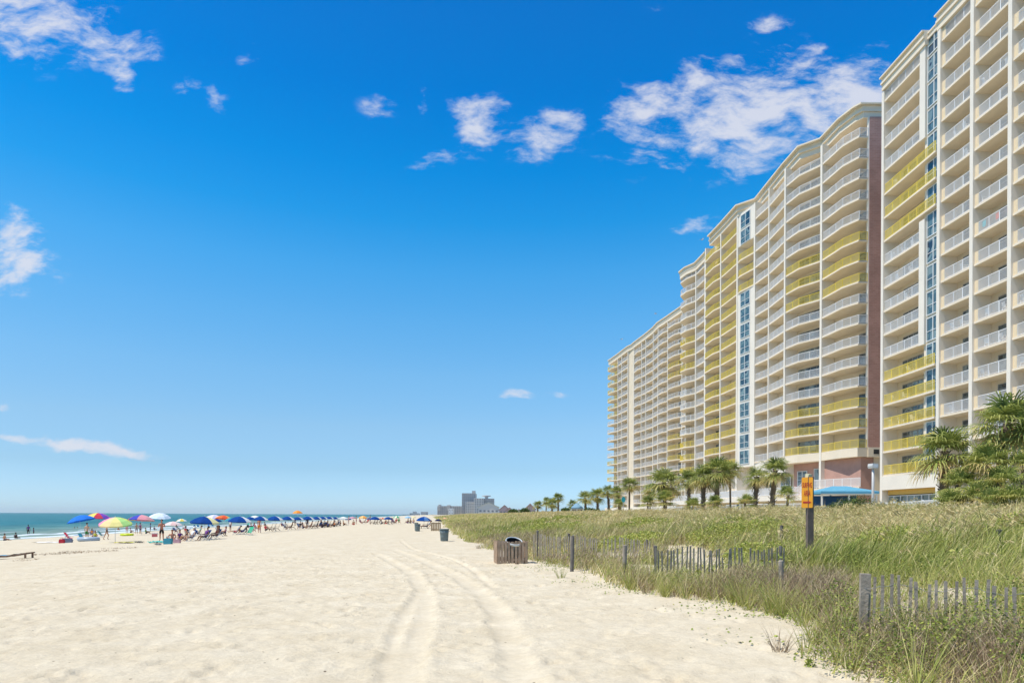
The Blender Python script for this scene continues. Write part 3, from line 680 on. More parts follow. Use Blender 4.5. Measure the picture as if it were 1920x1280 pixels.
    for z in (1.1, .6, .12): r.bar((s0.x, s0.y, 5.6 + z), (s1.x, s1.y, 3.3 + z), .07, .06)
    for k in range(6):
        q = s0 + (s1 - s0) * (k / 5); z = 5.6 - 2.3 * k / 5; r.bar((q.x, q.y, z), (q.x, q.y, z + 1.1), .06, .06, up=(1, 0, 0))
    r.build('stair_railing', M['white_rail'], root)
    a, b = t2 + nb * 1.15, t3 + nb * 1.15
    for k in range(6):
        u = a + (b - a) * ((k + .15) / 6); w = a + (b - a) * ((k + .75) / 6)
        MB().bar((u.x, u.y, 2.9), (w.x, w.y, 2.9), .1, 1.6).build('window', M['glass'], root)
    return g1, nb
BRICK = tower_brick()

# ---- the narrower tower behind it
def tower_mid():
    FH = 2.68; n = 17; H = 53.2; zs = [7.77 + FH * k for k in range(n)]
    nb = Vector((.985, .17)); dep = 1.9
    h0 = BRICK[0] + Vector((.35, .6)); h1 = Vector(pl(1318, 474, H)) + nb * .5; h2 = Vector(pl(1301, 492, H)) + nb * .5
    j1 = h2 + Vector((-1.35, 2.3)); j2 = h2 + Vector((-1.9, 4.9)); j3 = h2 + Vector((-.6, 7.4))
    root = thing('hotel_tower', 'slim cream hotel tower with rounded balconies just beyond the brick-ended one', 'hotel tower', (46, 130, 0))
    MB().prism([tuple(q) for q in [h0 + nb * dep, h2 + nb * dep, j3 + nb * dep, j3 + nb * 16, h0 + nb * 16]], GZ, H - 1).build('wall', M['back'], root)
    make_bay(root, [h0, h1], nb, dep, zs, ['w'] * n, win=(.1, .5), doors=2, rail_step=.15)
    make_bay(root, [h1, h2], nb, dep, zs, ['w'] * n, win=(.1, .5), doors=2, rail_step=.15)
    make_bay(root, [h2, j1, j2, j3], nb, dep, zs, ['w'] + ['y'] * 3 + ['w'] * 5 + ['y'] * 3 + ['w'] * 5, win=(.08, .6), doors=3, rail_step=.15)
    for q in (h0, h1, h2): fin(root, q, nb, dep, GZ, H - 1.2, .34, .08)
    fin(root, j3 + nb * .6, nb, dep, GZ, H - 1.2, .4, .02)
    mb = MB(); P = [h0, h1, h2, j1, j2, j3]
    for z_a, z_b, o in ((H - 1.6, H - .9, .12), (H - .9, H - .2, .2), (H - .2, H, .5)):
        mb.prism([tuple(q) for q in [q - nb * o for q in P] + [j3 + nb * 16.5, h0 + nb * 16.5]], z_a, z_b - .002)
    mb.build('cornice', M['cream'], root)
    MB().prism([tuple(q) for q in [q - nb * 2.5 for q in (h0, h2, j3)] + [j3 + nb * 1.9, h0 + nb * 1.9]], 4.0, 4.7).build('terrace', M['white_stucco'], root)
    MB().prism([tuple(q) for q in [q - nb * 1.5 for q in (h0, h2, j3)] + [j3 + nb * 1.88, h0 + nb * 1.88]], GZ - .2, 3.998).build('podium_wall', M['back'], root)
    r = MB(); railing(r, [q - nb * 2.3 for q in (h0, h2, j3)], z=4.7, step=.16, h=1.15, w=.05); r.build('terrace_railing', M['white_rail'], root)
tower_mid()

# ---- the far wing
def tower_far():
    FH = 2.70; H = 55.3; n = 18; zs = [H - 4.1 - FH * k for k in range(n)][::-1]
    nb = Vector((.985, .17)); dep = 2.0
    tr = [(1276, 573), (1249, 592), (1231, 604), (1222, 614), (1208, 625.5), (1200, 631.5), (1186, 642), (1183, 645), (1174.6, 649), (1163, 658), (1156, 663.5), (1139, 675.5)]
    P = [Vector(pl(x, y, H)) + nb * .5 for x, y in tr]
    P = [P[0] + Vector((.3, -7))] + P
    root = thing('hotel_tower', 'farthest cream hotel tower, its left end standing against the sky', 'hotel tower', (52, 190, 0))
    inn = [q + nb * dep for q in P]
    MB().prism([tuple(q) for q in inn + [P[-1] + nb * 17, P[0] + nb * 17]], GZ, H - 1).build('wall', M['back'], root)
    w = ['w'] * n; far = {}
    pat = ['w'] * 4 + ['y'] * 3 + ['w'] * 3 + ['w'] * 2 + ['y'] * 2 + ['w'] * 4
    end = ['w', 'w', 'w', 'y', 'y', 'y'] + ['w'] * 5 + ['y'] * 7
    spec = {0: w, 1: pat, 2: w, 3: w, 4: w, 5: w, 6: w, 9: w, 10: w, 11: end}
    for k, c in spec.items():
        a, b = P[k], P[k + 1]; path = [a, b]
        d = b - a
        if k == 1: path = [a, a + d * .3 - nb * .9, a + d * .75 - nb * .9, b]
        if k in (2, 6): path = [a, a + d * .35 - nb * .5, b]
        if k == 11: path = [a, a + d * .4 - nb * 1.0, a + d * .85 - nb * .9, b]
        make_bay(root, path, nb, dep, zs, c, rail_step=.2, win=(.1, .7), doors=3, individual=k <= 4, stuff=far)
    put('balcony_rows', far['slab'].mesh('balcony_rows'), M['cream'], root)['kind'] = 'stuff'
    put('railing_rows', far['rail_w'].mesh('railing_rows'), M['white_rail'], root)['kind'] = 'stuff'
    put('railing_rows', far['rail_y'].mesh('railing_rows'), M['yellow_rail'], root)['kind'] = 'stuff'
    put('window_rows', far['glass'].mesh('window_rows'), M['glass'], root)['kind'] = 'stuff'
    put('window_frame_rows', far['frame'].mesh('window_frame_rows'), M['bronze'], root)['kind'] = 'stuff'
    for k in (1, 2, 3, 4, 5, 6, 7, 9, 10, 11): fin(root, P[k], nb, dep, GZ, H - 1.2, .3, .06)
    q0, q1 = P[7], P[9]
    MB().prism([tuple(q) for q in [q0 + nb * .4, q1 + nb * .4, q1 + nb * 3, q0 + nb * 3]], GZ, H - 1.55).build('wall', M['back'], root)
    mb = MB()
    for z_a, z_b, o in ((H - 1.6, H - .9, .12), (H - .9, H - .2, .2), (H - .2, H, .5)):
        mb.prism([tuple(q) for q in [q - nb * o for q in P] + [P[-1] + nb * 16.5, P[0] + nb * 16.5]], z_a, z_b - .002)
    mb.build('cornice', M['cream'], root)
    B = [P[0] - nb * 1.2, P[-1] - nb * 1.2, P[-1] + nb * 1.9, P[0] + nb * 1.9]
    MB().prism([tuple(q) for q in B], GZ - .2, 4.3).build('podium_wall', M['white_stucco'], root)
tower_far()
# ------------------------------------------------------------------ dune plants (stuff) and palms
V_GRASS = leafy('dune_grass_blades', [(0, (.12, .17, .03)), (.3, (.25, .31, .06)), (.55, (.42, .43, .11)), (.75, (.58, .52, .20)), (1, (.70, .60, .33))], .20)
V_DEAD = leafy('dead_stalks', [(0, (.13, .085, .055)), (.4, (.30, .21, .135)), (.75, (.48, .37, .235)), (1, (.66, .55, .36))], .12, .8)
V_OATS = leafy('sea_oat_heads', [(0, (.30, .25, .10)), (.5, (.52, .43, .20)), (1, (.66, .56, .31))], .3, .7)
V_VINE = leafy('creeping_leaves', [(0, (.09, .125, .025)), (.4, (.19, .245, .045)), (.7, (.38, .42, .08)), (.9, (.56, .54, .13)), (1, (.60, .44, .17))], .18, .5)
def blades(P, h, w, ang, lean, curve, tint, seg=3, twist=None):
    """P (n,3) feet; h height, w width, ang lean direction, lean/curve horizontal throw as a share of h"""
    n = len(P); t = np.linspace(0, 1, seg + 1)[None, :]
    H = h[:, None]; thr = (lean[:, None] * t + curve[:, None] * t ** 2) * H
    drop = 1 - .35 * np.clip(curve[:, None], 0, 2) * t ** 2
    cx = P[:, 0:1] + np.cos(ang)[:, None] * thr; cy = P[:, 1:2] + np.sin(ang)[:, None] * thr; cz = P[:, 2:3] + H * t * drop
    fa = ang + np.pi / 2 + (rng.normal(0, .8, n) if twist is None else twist)
    wd = w[:, None] * np.where(t < .5, 1, 1) * (1 - t ** 1.6) * .5
    ox = np.cos(fa)[:, None] * wd; oy = np.sin(fa)[:, None] * wd
    L = np.stack([cx - ox, cy - oy, cz], -1)[:, :-1]; Rr = np.stack([cx + ox, cy + oy, cz], -1)[:, :-1]; tip = np.stack([cx, cy, cz], -1)[:, -1:]
    V = np.concatenate([L, Rr, tip], 1)                   # n, 2*seg+1, 3
    k = 2 * seg + 1; base = (np.arange(n) * k)[:, None]
    F = []
    for i in range(seg - 1): F.append(np.stack([i, seg + i, seg + i + 1, i + 1] * np.ones((1, 4), int), 0) if False else np.array([[i, seg + i, seg + i + 1, i + 1]]))
    q = np.concatenate(F, 0) if F else np.zeros((0, 4), int); tri = np.array([[seg - 1, 2 * seg - 1, 2 * seg]])
    fl = np.concatenate([(base[:, :, None] + q[None]).reshape(n, -1), (base[:, :, None] + tri[None]).reshape(n, -1)], 1)
    lt = np.tile(np.array([4] * len(q) + [3]), n)
    return V.reshape(-1, 3), fl.ravel(), lt, np.repeat(tint, k)
class Bank:
    def __init__(s): s.V = []; s.F = []; s.L = []; s.T = []; s.n = 0
    def add(s, V, F, L, T): s.V.append(V); s.F.append(F + s.n); s.L.append(L); s.T.append(T); s.n += len(V)
    def mesh(s, name): return raw_mesh(name, np.concatenate(s.V), np.concatenate(s.F), np.concatenate(s.L), np.concatenate(s.T))
def leaves(P, size, tint, tilt=.7, asp=.36, az=None, el=None):
    """flat little leaves: a rhomb of two triangles, turned at random"""
    n = len(P); a = rng.random(n) * 2 * np.pi if az is None else az; b = rng.normal(0, tilt, n) if el is None else el
    d = np.stack([np.cos(a) * np.cos(b), np.sin(a) * np.cos(b), np.sin(b)], 1); r = rng.normal(0, .5, n)
    sx = np.stack([-np.sin(a), np.cos(a), np.zeros(n)], 1); up = np.cross(d, sx); side = sx * np.cos(r)[:, None] + up * np.sin(r)[:, None]
    s = size[:, None]
    V = np.stack([P, P + d * s * .5 + side * s * asp, P + d * s, P + d * s * .5 - side * s * asp], 1)
    F = (np.arange(n) * 4)[:, None] + np.arange(4)[None]
    return V.reshape(-1, 3), F.ravel(), np.full(n, 4), np.repeat(tint, 4)
SANDY = [(1170, 1022, 1.6), (1105, 1018, 1.3), (1310, 1042, 1.2), (1540, 1088, 1.0), (1860, 1115, .9), (1780, 1112, .8), (1700, 1105, .7), (1300, 1040, 1.0), (1660, 1098, .6)]
def scatter(n, s0, s1, t0, t1, power=1.0):
    s = s0 + (s1 - s0) * rng.random(n) ** power; t = t0 + (t1 - t0) * rng.random(n); return s, t
SAND_C0 = [(12.5, 9.6, 1.5), (16.3, 7.2, 1.6), (9.4, 11.5, 1.6), (9.2, 9.3, 1.0), (23.0, 6.3, 1.7), (21.5, 8.4, 1.5), (8.6, 13.0, 1.4)]
SAND_C = []
for px_, py_, r_ in ((1150, 1024, 1.5), (1095, 1020, 1.4), (1195, 1026, 1.1), (1290, 1046, 1.3), (1345, 1048, 1.2), (1400, 1052, 1.0), (1250, 1050, .8), (1540, 1090, .9), (1600, 1100, .6), (1700, 1108, .55), (1770, 1114, .55), (1840, 1118, .6), (1900, 1122, .6), (1500, 1100, .5)):
    g_ = ground_at(px_, py_); SAND_C.append((*st(g_.x, g_.y), r_))
def place(s, t, keep_edge=0.0, thin=0.0):
    e = edge_t(s); m = t > e + keep_edge
    m &= t < 27.5
    dens = np.clip(-.25 + 1.1 * fbm(s * .55, t * .55, 61, 3) + 1.3 * fbm(s * 2.3, t * 2.3, 62, 2) - thin, .05, 1) * np.clip((t - e) / 1.0 + .15, 0, 1)
    for cs, ct, cr in SAND_C: dens = dens * np.clip((np.hypot((s - cs) * .8, t - ct) - cr * .55) / (cr * .6), .04, 1)
    x = BU.x * s + BV.x * t; y = BU.y * s + BV.y * t; dens = dens * fence_factor(x, y)[0]
    m &= rng.random(len(s)) < dens
    s, t = s[m], t[m]
    x = BU.x * s + BV.x * t; y = BU.y * s + BV.y * t; z = ground_height(s, t, x, y) - .02
    return s, t, np.stack([x, y, z], 1)
def build_dune():
    wind = R(-20)                                            # the plants lean landward, to the right
    g = Bank(); d = Bank(); o = Bank(); v = Bank()
    # green and straw blades, denser near the camera
    for n, s0, s1, t1, w0, hs in ((105000, 3.5, 15, 24, .0135, 1.05), (170000, 14, 45, 27.5, .024, 1.15), (120000, 42, 120, 27.5, .048, 1.1), (60000, 110, 420, 27.5, .13, 1.1)):
        s, t = scatter(n, s0, s1, 2.2, t1, 1.25); s, t, P = place(s, t)
        k = len(s); clump = .5 * fbm(s * .8, t * .8, 63, 3) + .5 * fbm(s * 2.3, t * 2.3, 62, 2); far = np.clip((t - 9) / 10, 0, 1)
        fe = np.clip((t - edge_t(s)) / 6, 0, 1); h = (.22 + .44 * rng.random(k) ** 1.3) * (.30 + 1.4 * clump) * hs * (.62 + .62 * fe) * fence_factor(P[:, 0], P[:, 1])[1]
        tint = np.clip(-.25 + 1.0 * fbm(s * .22, t * .22, 67, 3) + .75 * fbm(s * 1.6, t * 1.6, 68, 2) + rng.normal(0, .27, k) - .25 * (clump - .5) + .08, 0, 1)
        ang = wind + rng.normal(0, 1.0, k); tall = rng.random(k) < .08
        h = np.where(tall, h * 1.35, h)
        g.add(*blades(P, h, w0 * (.6 + .8 * rng.random(k)), ang, .16 + .55 * rng.random(k), .1 + .9 * rng.random(k) ** 2, tint))
    # bushy bright-green patches (goldenrod-like) further up the dune
    for ps, pt, pr, ph in ((13.5, 15.2, 1.6, .85), (11.0, 14.2, 1.2, .7), (16.0, 12.6, 1.5, .75), (18.5, 10.5, 1.4, .7), (24, 12.5, 2.2, .75), (30, 15, 2.5, .8), (27, 9, 1.8, .6), (38, 13, 2.5, .8), (14.5, 19, 1.8, .9), (46, 9, 3, .8), (60, 12, 4, .8)):
        ph = ph * 1.25; n = int(3800 * pr ** 1.5); a = rng.random(n) * 2 * np.pi; r = pr * np.sqrt(rng.random(n)); s = ps + r * np.cos(a) * 1.2; t = pt + r * np.sin(a)
        x = BU.x * s + BV.x * t; y = BU.y * s + BV.y * t; z = ground_height(s, t, x, y) + ph * (1 - (r / pr) ** 2 * .6) * np.sqrt(rng.random(n)) * (.6 + .5 * fbm(s * 2, t * 2, 77, 2))
        v.add(*leaves(np.stack([x, y, z], 1), (.035 + .05 * rng.random(n)) * (1 + max(0, ps - 20) * .02), np.clip(rng.normal(.70, .14, n), 0, 1), .9))
    # spiky bunches of long pale-green blades near the camera
    for i in range(240):
        ps = 3.8 + 13 * rng.random() ** 1.2; pt = float(edge_t(np.array([ps]))[0]) + .05 + 4.6 * rng.random() ** 1.4; n = int(rng.integers(22, 46)); a = rng.random(n) * 6.28; r = .07 * np.sqrt(rng.random(n))
        x0, y0 = xy(ps, pt); z0 = float(ground_height(np.array([ps]), np.array([pt]), np.array([x0]), np.array([y0]))[0]); H = rng.uniform(.42, .88) * (.35 + .65 * fence_factor(np.array([x0]), np.array([y0]))[1][0])
        g.add(*blades(np.stack([x0 + r * np.cos(a), y0 + r * np.sin(a), np.full(n, z0 - .02)], 1), H * (.55 + .5 * rng.random(n)), .009 * np.ones(n), a + rng.normal(0, .4, n), .15 + .45 * rng.random(n), .1 + .5 * rng.random(n) ** 2, np.clip(rng.normal(.52, .16, n), 0, 1), seg=4))
    # dead brown and purple-grey stalks in thickets, mostly along the foot of the dune
    for n, s0, s1, t1, w0 in ((50000, 3.5, 15, 9, .0066), (62000, 14, 40, 20, .011), (18000, 40, 120, 24, .026)):
        s, t = scatter(n, s0, s1, 2.4, t1, 1.1); s, t, P = place(s, t, .15, -.1)
        m = (fbm(s * .5 + 9, t * .5, 81, 3) > .50) | (rng.random(len(s)) < .18); s, t, P = s[m], t[m], P[m]; k = len(s)
        h = (.22 + .42 * rng.random(k)) * np.clip((t - edge_t(s)) / 1.5 + .45, .45, 1.15) * fence_factor(P[:, 0], P[:, 1])[1]
        d.add(*blades(P, h, w0 * (.7 + .7 * rng.random(k)), rng.random(k) * 6.28, .35 * rng.random(k), .3 * (rng.random(k) - .3), np.clip(rng.normal(.45, .25, k), 0, 1)))
        # side twigs
        n2 = k * 2; pick = rng.integers(0, k, n2); f = rng.uniform(.45, .98, n2); Q = P[pick].copy(); Q[:, 2] += h[pick] * f; Q[:, :2] += rng.normal(0, .03, (n2, 2))
        d.add(*blades(Q, .05 + .13 * rng.random(n2), w0 * .8 * np.ones(n2), rng.random(n2) * 6.28, .5 + .8 * rng.random(n2), np.zeros(n2), np.clip(rng.normal(.55, .25, n2), 0, 1), seg=2))
    # sea oats: arching stalks with nodding straw heads
    for n, s0, s1, ta, tb, sz in ((520, 5, 17, 9, 22, 1.15), (3600, 14, 48, 11, 27, 1.4), (4600, 45, 130, 9, 27, 1.55), (2800, 120, 420, 4, 27, 2.4)):
        s, t = scatter(n, s0, s1, ta, tb, 1.1); s, t, P = place(s, t, 1.0); k = len(s)
        m = rng.random(k) < np.clip((t - 7) / 11, .22, 1); s, t, P = s[m], t[m], P[m]; k = len(s)
        h = (.78 + .58 * rng.random(k)); ang = wind + rng.normal(0, .55, k); le = .12 + .2 * rng.random(k); cu = .35 + .5 * rng.random(k)
        o.add(*blades(P, h, .008 * sz * np.ones(k) * 1.5, ang, le, cu, np.clip(rng.normal(.30, .15, k), 0, 1), seg=5))
        for j in range(11):
            f = 0.74 + .025 * j + .0 * h; thr = (le * f + cu * f ** 2) * h; zz = h * f * (1 - .35 * cu * f ** 2) - .05 * (j / 10) ** 2
            Q = P.copy(); Q[:, 0] += np.cos(ang) * thr; Q[:, 1] += np.sin(ang) * thr; Q[:, 2] += zz
            Q += rng.normal(0, .014, Q.shape)
            V, F_, L_, T_ = leaves(Q, sz * (.085 + .06 * rng.random(k)), np.clip(rng.normal(.75, .2, k), 0, 1), .5, .15, ang + rng.normal(0, .5, k), -.35 - .5 * rng.random(k))
            V = V.reshape(-1, 4, 3); o.add(V.reshape(-1, 3), F_, L_, T_)
    # creeping broad-leaved vines in the right foreground and along the edge
    def vine(n, s0, s1, ta, tb, hmax, sz):
        s, t = scatter(n, s0, s1, ta, tb); s, t, P = place(s, t, -.25, -.25)
        m = fbm(s * .9, t * .9, 85, 3) > .44; s, t, P = s[m], t[m], P[m]; k = len(s)
        P[:, 2] += .04 + hmax * np.sqrt(rng.random(k)) * np.clip((t - edge_t(s)) / .9, .06, 1) * (.5 + fbm(s * 1.4, t * 1.4, 87, 2)) * fence_factor(P[:, 0], P[:, 1])[1]
        v.add(*leaves(P, sz * (.6 + .8 * rng.random(k)), np.clip(rng.normal(.42, .2, k), 0, 1), .55))
    s, t = scatter(5200, 4, 22, -1.7, .4); e = edge_t(s); t = e + t; m = (rng.random(len(s)) < np.exp((t - e) * 1.6)) & (fbm(s * .8, t * .8, 88, 2) > .52); s, t = s[m], t[m]
    x = BU.x * s + BV.x * t; y = BU.y * s + BV.y * t; v.add(*leaves(np.stack([x, y, ground_height(s, t, x, y) + .015 + .03 * rng.random(len(s))], 1), .03 + .03 * rng.random(len(s)), np.clip(rng.normal(.45, .2, len(s)), 0, 1), .3))
    vine(120000, 3.5, 9.5, 4.3, 13, .56, .033); vine(30000, 8, 17, 4.4, 11, .36, .040); vine(40000, 15, 60, 3, 16, .4, .055)
    # ground cover carpet further back
    s, t = scatter(26000, 12, 140, 4, 27.5, 1.5); s, t, P = place(s, t, .6, -.2); k = len(s); P[:, 2] += .05 + .38 * rng.random(k)
    v.add(*leaves(P, (.05 + .06 * rng.random(k)) * (1 + s * .012), np.clip(rng.normal(.5, .2, k), 0, 1), .8))
    for bank, nm, mt, lab in ((g, 'dune_grass', V_GRASS, 'green and straw dune grass covering the sandy rise'), (d, 'dry_brush', V_DEAD, 'brown dry stalks along the foot of the dune'),
                              (o, 'sea_oats', V_OATS, 'arching sea oats with pale straw seed heads on the dune'), (v, 'creeping_vine', V_VINE, 'small leafy creepers and low green bushes among the grass')):
        tag(put(nm, bank.mesh(nm), mt), lab, 'dune plants', kind='stuff')
build_dune()

# single tufts and a seedling out on the bare sand
def tuft(name, label, px, py, n, h, spread, mat, kind='grass'):
    P0 = ground_at(px, py); b = Bank(); r = np.sqrt(rng.random(n)) * spread * .35; a = rng.random(n) * 6.28
    P = np.stack([r * np.cos(a), r * np.sin(a), -.02 * np.ones(n)], 1)
    b.add(*blades(P, h * (.45 + .6 * rng.random(n)), .008 * np.ones(n), a + rng.normal(0, .5, n), spread / h * (.3 + .6 * rng.random(n)), .3 * rng.random(n), np.clip(rng.normal(.45, .25, n), 0, 1)))
    if kind == 'leaf':
        k = 46; q = rng.normal(0, 1, (k, 3)) * np.array([spread * .5, spread * .5, h * .25]) + np.array([0, 0, h * .5]); b.add(*leaves(q, .045 * np.ones(k), np.clip(rng.normal(.6, .15, k), 0, 1)))
    o = put(name, b.mesh(name), mat, None, P0); return tag(o, label, 'plant')
tuft('grass_tuft', 'sparse wiry tuft standing alone on the sand near the bottom right', 1462, 1222, 40, .42, .30, V_DEAD)
tuft('beach_seedling', 'tiny bright green seedling alone on bare sand, bottom right', 1520, 1252, 8, .10, .07, V_VINE, 'leaf')
tuft('grass_tuft', 'grey-green tuft on the sand just left of the fence line', 1052, 1082, 46, .42, .30, V_GRASS)
tuft('grass_tuft', 'thin reddish tuft at the sand edge below the first fence post', 1212, 1112, 40, .40, .26, V_DEAD)
tuft('grass_tuft', 'short brown tuft between the grey bin and the slatted crate', 897, 1028, 40, .40, .30, V_DEAD)

# ---- palms
P_TRUNK = pbr('palm_trunk', (.17, .125, .085), .95, var=.35, scale=6, bump=.9, bscale=14)
P_LEAF = leafy('palm_fronds', [(0, (.10, .14, .035)), (.35, (.31, .36, .09)), (.65, (.52, .51, .16)), (.85, (.58, .50, .17)), (1, (.64, .48, .22))], .35, .42)
def crown_mesh(seed, r=1.7, nleaf=34, droop=1.0, old=.25):
    q = np.random.default_rng(seed); Vs = []; Fs = []; Ts = []; n = 0
    for i in range(nleaf):
        az = i * 2.39996 + q.normal(0, .25); k = (i + .5) / nleaf; el = R(80 - 120 * k ** .8 * droop) + q.normal(0, .12)     # from upright to hanging
        pet = r * (.45 + .12 * q.random()); d = np.array([math.cos(az) * math.cos(el), math.sin(az) * math.cos(el), math.sin(el)])
        sd = np.array([-math.sin(az), math.cos(az), 0.0]); up = np.cross(d, sd) * -1
        up = np.cross(sd, d) * -1; up = -up if up[2] < 0 else up
        hub = d * pet - np.array([0, 0, .10 * pet * (1 - math.sin(max(el, 0)))])
        tint0 = np.clip(.28 + q.normal(0, .12) + (.45 if k > 1 - old and q.random() < .55 else 0), 0, 1)
        w = .022
        Vs += [sd * w, -sd * w, hub - sd * w, hub + sd * w]; Fs.append((n, n + 1, n + 2, n + 3)); Ts += [min(1, tint0 + .3)] * 4; n += 4
        m = 22; L = r * (.62 + .12 * q.random())
        for j in range(m):
            a = R(-125 + 250 * j / (m - 1)); ln = L * (1 - .34 * abs(a) / R(125)) * (.9 + .2 * q.random())
            dj = d * math.cos(a) + sd * math.sin(a); fold = up * (.22 * abs(math.sin(a)) - .05)
            dj = dj + fold + q.normal(0, .05, 3); dj /= np.linalg.norm(dj)
            per = np.cross(dj, up); per /= np.linalg.norm(per) + 1e-9; wl = .036 * r / 1.7
            g = np.array([0, 0, -1.0]); p1 = hub + dj * ln * .5 + g * ln * .05; p2 = hub + dj * ln * .82 + g * ln * .20; p3 = hub + dj * ln + g * ln * (.36 + .25 * q.random())
            Vs += [hub - per * wl * .4, hub + per * wl * .4, p1 + per * wl, p1 - per * wl, p2 + per * wl * .7, p2 - per * wl * .7, p3]
            Fs += [(n, n + 1, n + 2, n + 3), (n + 3, n + 2, n + 4, n + 5), (n + 5, n + 4, n + 6)]; t_ = np.clip(tint0 + q.normal(0, .05), 0, 1); Ts += [t_, t_, t_, t_, min(1, t_ + .08), min(1, t_ + .08), min(1, t_ + .2)]; n += 7
    for i in range(10 if .2 < old < .45 else 0):                    # dead fronds hanging against the trunk
        az = i * 2.4 + q.normal(0, .3); d = np.array([math.cos(az), math.sin(az), 0]); sd = np.array([-d[1], d[0], 0]); hub = d * r * .16 + np.array([0, 0, -.10 * r])
        for j in range(9):
            a = (j - 4) * .16 + q.normal(0, .05); e = hub + d * r * (.10 + .12 * q.random()) + sd * math.sin(a) * r * .3 + np.array([0, 0, -r * (.42 + .22 * q.random())]); Vs += [hub - sd * .02, hub + sd * .02, (hub + e) / 2 + sd * .03 + d * .05, (hub + e) / 2 - sd * .03 + d * .05, e]
            Fs += [(n, n + 1, n + 2, n + 3), (n + 3, n + 2, n + 4)]; Ts += [float(np.clip(.92 + q.normal(0, .06), 0, 1))] * 5; n += 5
    V = np.array(Vs); fl = np.concatenate([np.array(f) for f in Fs]); lt = np.array([len(f) for f in Fs])
    me = raw_mesh('crown', V, fl, lt, np.array(Ts)); me.materials.append(P_LEAF); return me
CROWNS = [crown_mesh(k, 1.7, 32, dr, .35) for k, dr in ((1, 1.0), (2, 1.08), (3, .92))]
BUSHES = [crown_mesh(k, 1.5, 24, .74, .5) for k in (11, 12)]
def trunk_mesh(h, r0, r1, boots, seed):
    q = np.random.default_rng(seed); mb = MB(); bx, by = q.normal(0, .06 * h, 2)
    pts = [(bx * (k / 8) ** 2, by * (k / 8) ** 2, -.3 + (h + .3) * k / 8) for k in range(9)]
    mb.tube(pts, [r0 * 1.25] + [r0 + (r1 - r0) * k / 8 for k in range(1, 9)], 10)
    if boots:                                                # criss-cross stubs of old fronds
        for i in range(int(h * 11)):
            z = h * (.12 + .88 * (i / (h * 11))); a = i * 2.4; r = r0 + (r1 - r0) * z / h; k = (z + .3) / (h + .3); cx, cy = bx * k * k, by * k * k
            p = Vector((cx + math.cos(a) * r * .8, cy + math.sin(a) * r * .8, z)); e = Vector((cx + math.cos(a) * (r + .17), cy + math.sin(a) * (r + .17), z + .24))
            mb.bar(p, e, .09, .035)
    return mb.mesh('trunk'), (bx, by)
def palm(px, ytop, ybase, t, lab, crown_r, boots=True, r0=.19, ci=0, group='palms along the top of the dune', cat='palm tree'):
    """crown centre seen at (px, ytop), trunk standing on the ground at beach coordinate t"""
    u, v = ray(px, ytop); Y = t / (BV.x * u + BV.y); x = u * Y; zc = EYE + v * Y; zg = gz(x, Y); h = zc - zg
    o = thing('palm_tree', lab, cat, (x, Y, zg), random.random() * 6.28, group)
    me, (bx, by) = trunk_mesh(h, r0 * 1.0, r0 * .9, boots, int(px)); put('trunk', me, P_TRUNK, o)
    c = put('crown', CROWNS[ci % 3], None, o, (bx, by, h - .1), random.random() * 6); s = crown_r / F * Y / 1.65; c.scale = (s, s, s * .95)
    return o
PALMS = [ # px, crown y, crown radius px, t, boots, trunk radius, label
    (1770, 845, 60, 30, True, .24, 'sturdy palm with shaggy brown trunk before the nearest tower, left of the right-edge palms'),
    (1872, 795, 68, 31, False, .26, 'tallest palm of the right-edge clump, broad round crown on bare trunk'),
    (1928, 815, 52, 32, True, .24, 'palm half cut off by the right edge, behind the tallest one'),
    (1448, 882, 33, 31, True, .23, 'palm just left of the orange sign, tilted brown trunk'),
    (1416, 893, 26, 30, True, .20, 'short palm with thin crown second to the left of the orange sign'),
    (1370, 880, 26, 33, False, .11, 'slender palm with thin dark bare trunk below the window strip'),
    (1343, 884, 35, 31, True, .26, 'palm with thick forked-looking trunk in the middle of the palm row'),
    (1319, 892, 29, 30, True, .24, 'grey-trunked palm left of the thick-trunked one in the middle of the row'),
    (1291, 899, 27, 31, True, .20, 'palm with flared narrow trunk right of the bushy dark palm'),
    (1247, 903, 36, 30, True, .24, 'bushy dark palm with low-hanging fronds under the yellow balconies'),
    (1219, 917, 16, 33, False, .10, 'small thin palm before the base of the farthest tower'),
    (1180, 909, 21, 31, False, .14, 'neat palm with round crown before the farthest tower'),
    (1164, 921, 15, 31, True, .17, 'small palm tucked left of the neat round-crowned one'),
    (1142, 920, 15, 30, True, .20, 'palm standing at the left corner of the farthest tower'),
    (1121, 929, 20, 30, True, .22, 'right palm of the clump just right of the pale blue pavilion'),
    (1098, 932, 17, 31, True, .20, 'left palm of the clump just right of the pale blue pavilion'),
    (1073, 945, 12, 30, True, .20, 'low palm immediately left of the pale blue pavilion'),
    (1047, 933, 13, 32, True, .20, 'highest palm of the clump left of the pale blue pavilion'),
    (1035, 943, 14, 30, True, .22, 'lower palm in the middle of the clump left of the pavilion'),
    (1024, 939, 10, 31, False, .16, 'thin palm in the left half of the clump left of the pavilion'),
    (1008, 946, 11, 30, True, .20, 'leftmost palm of the dune top, beside the pink house'),
]
for i, (px, y, cr_, t, bo, r0, lab) in enumerate(PALMS): palm(px, y, 0, t, lab, cr_, bo, r0, i)
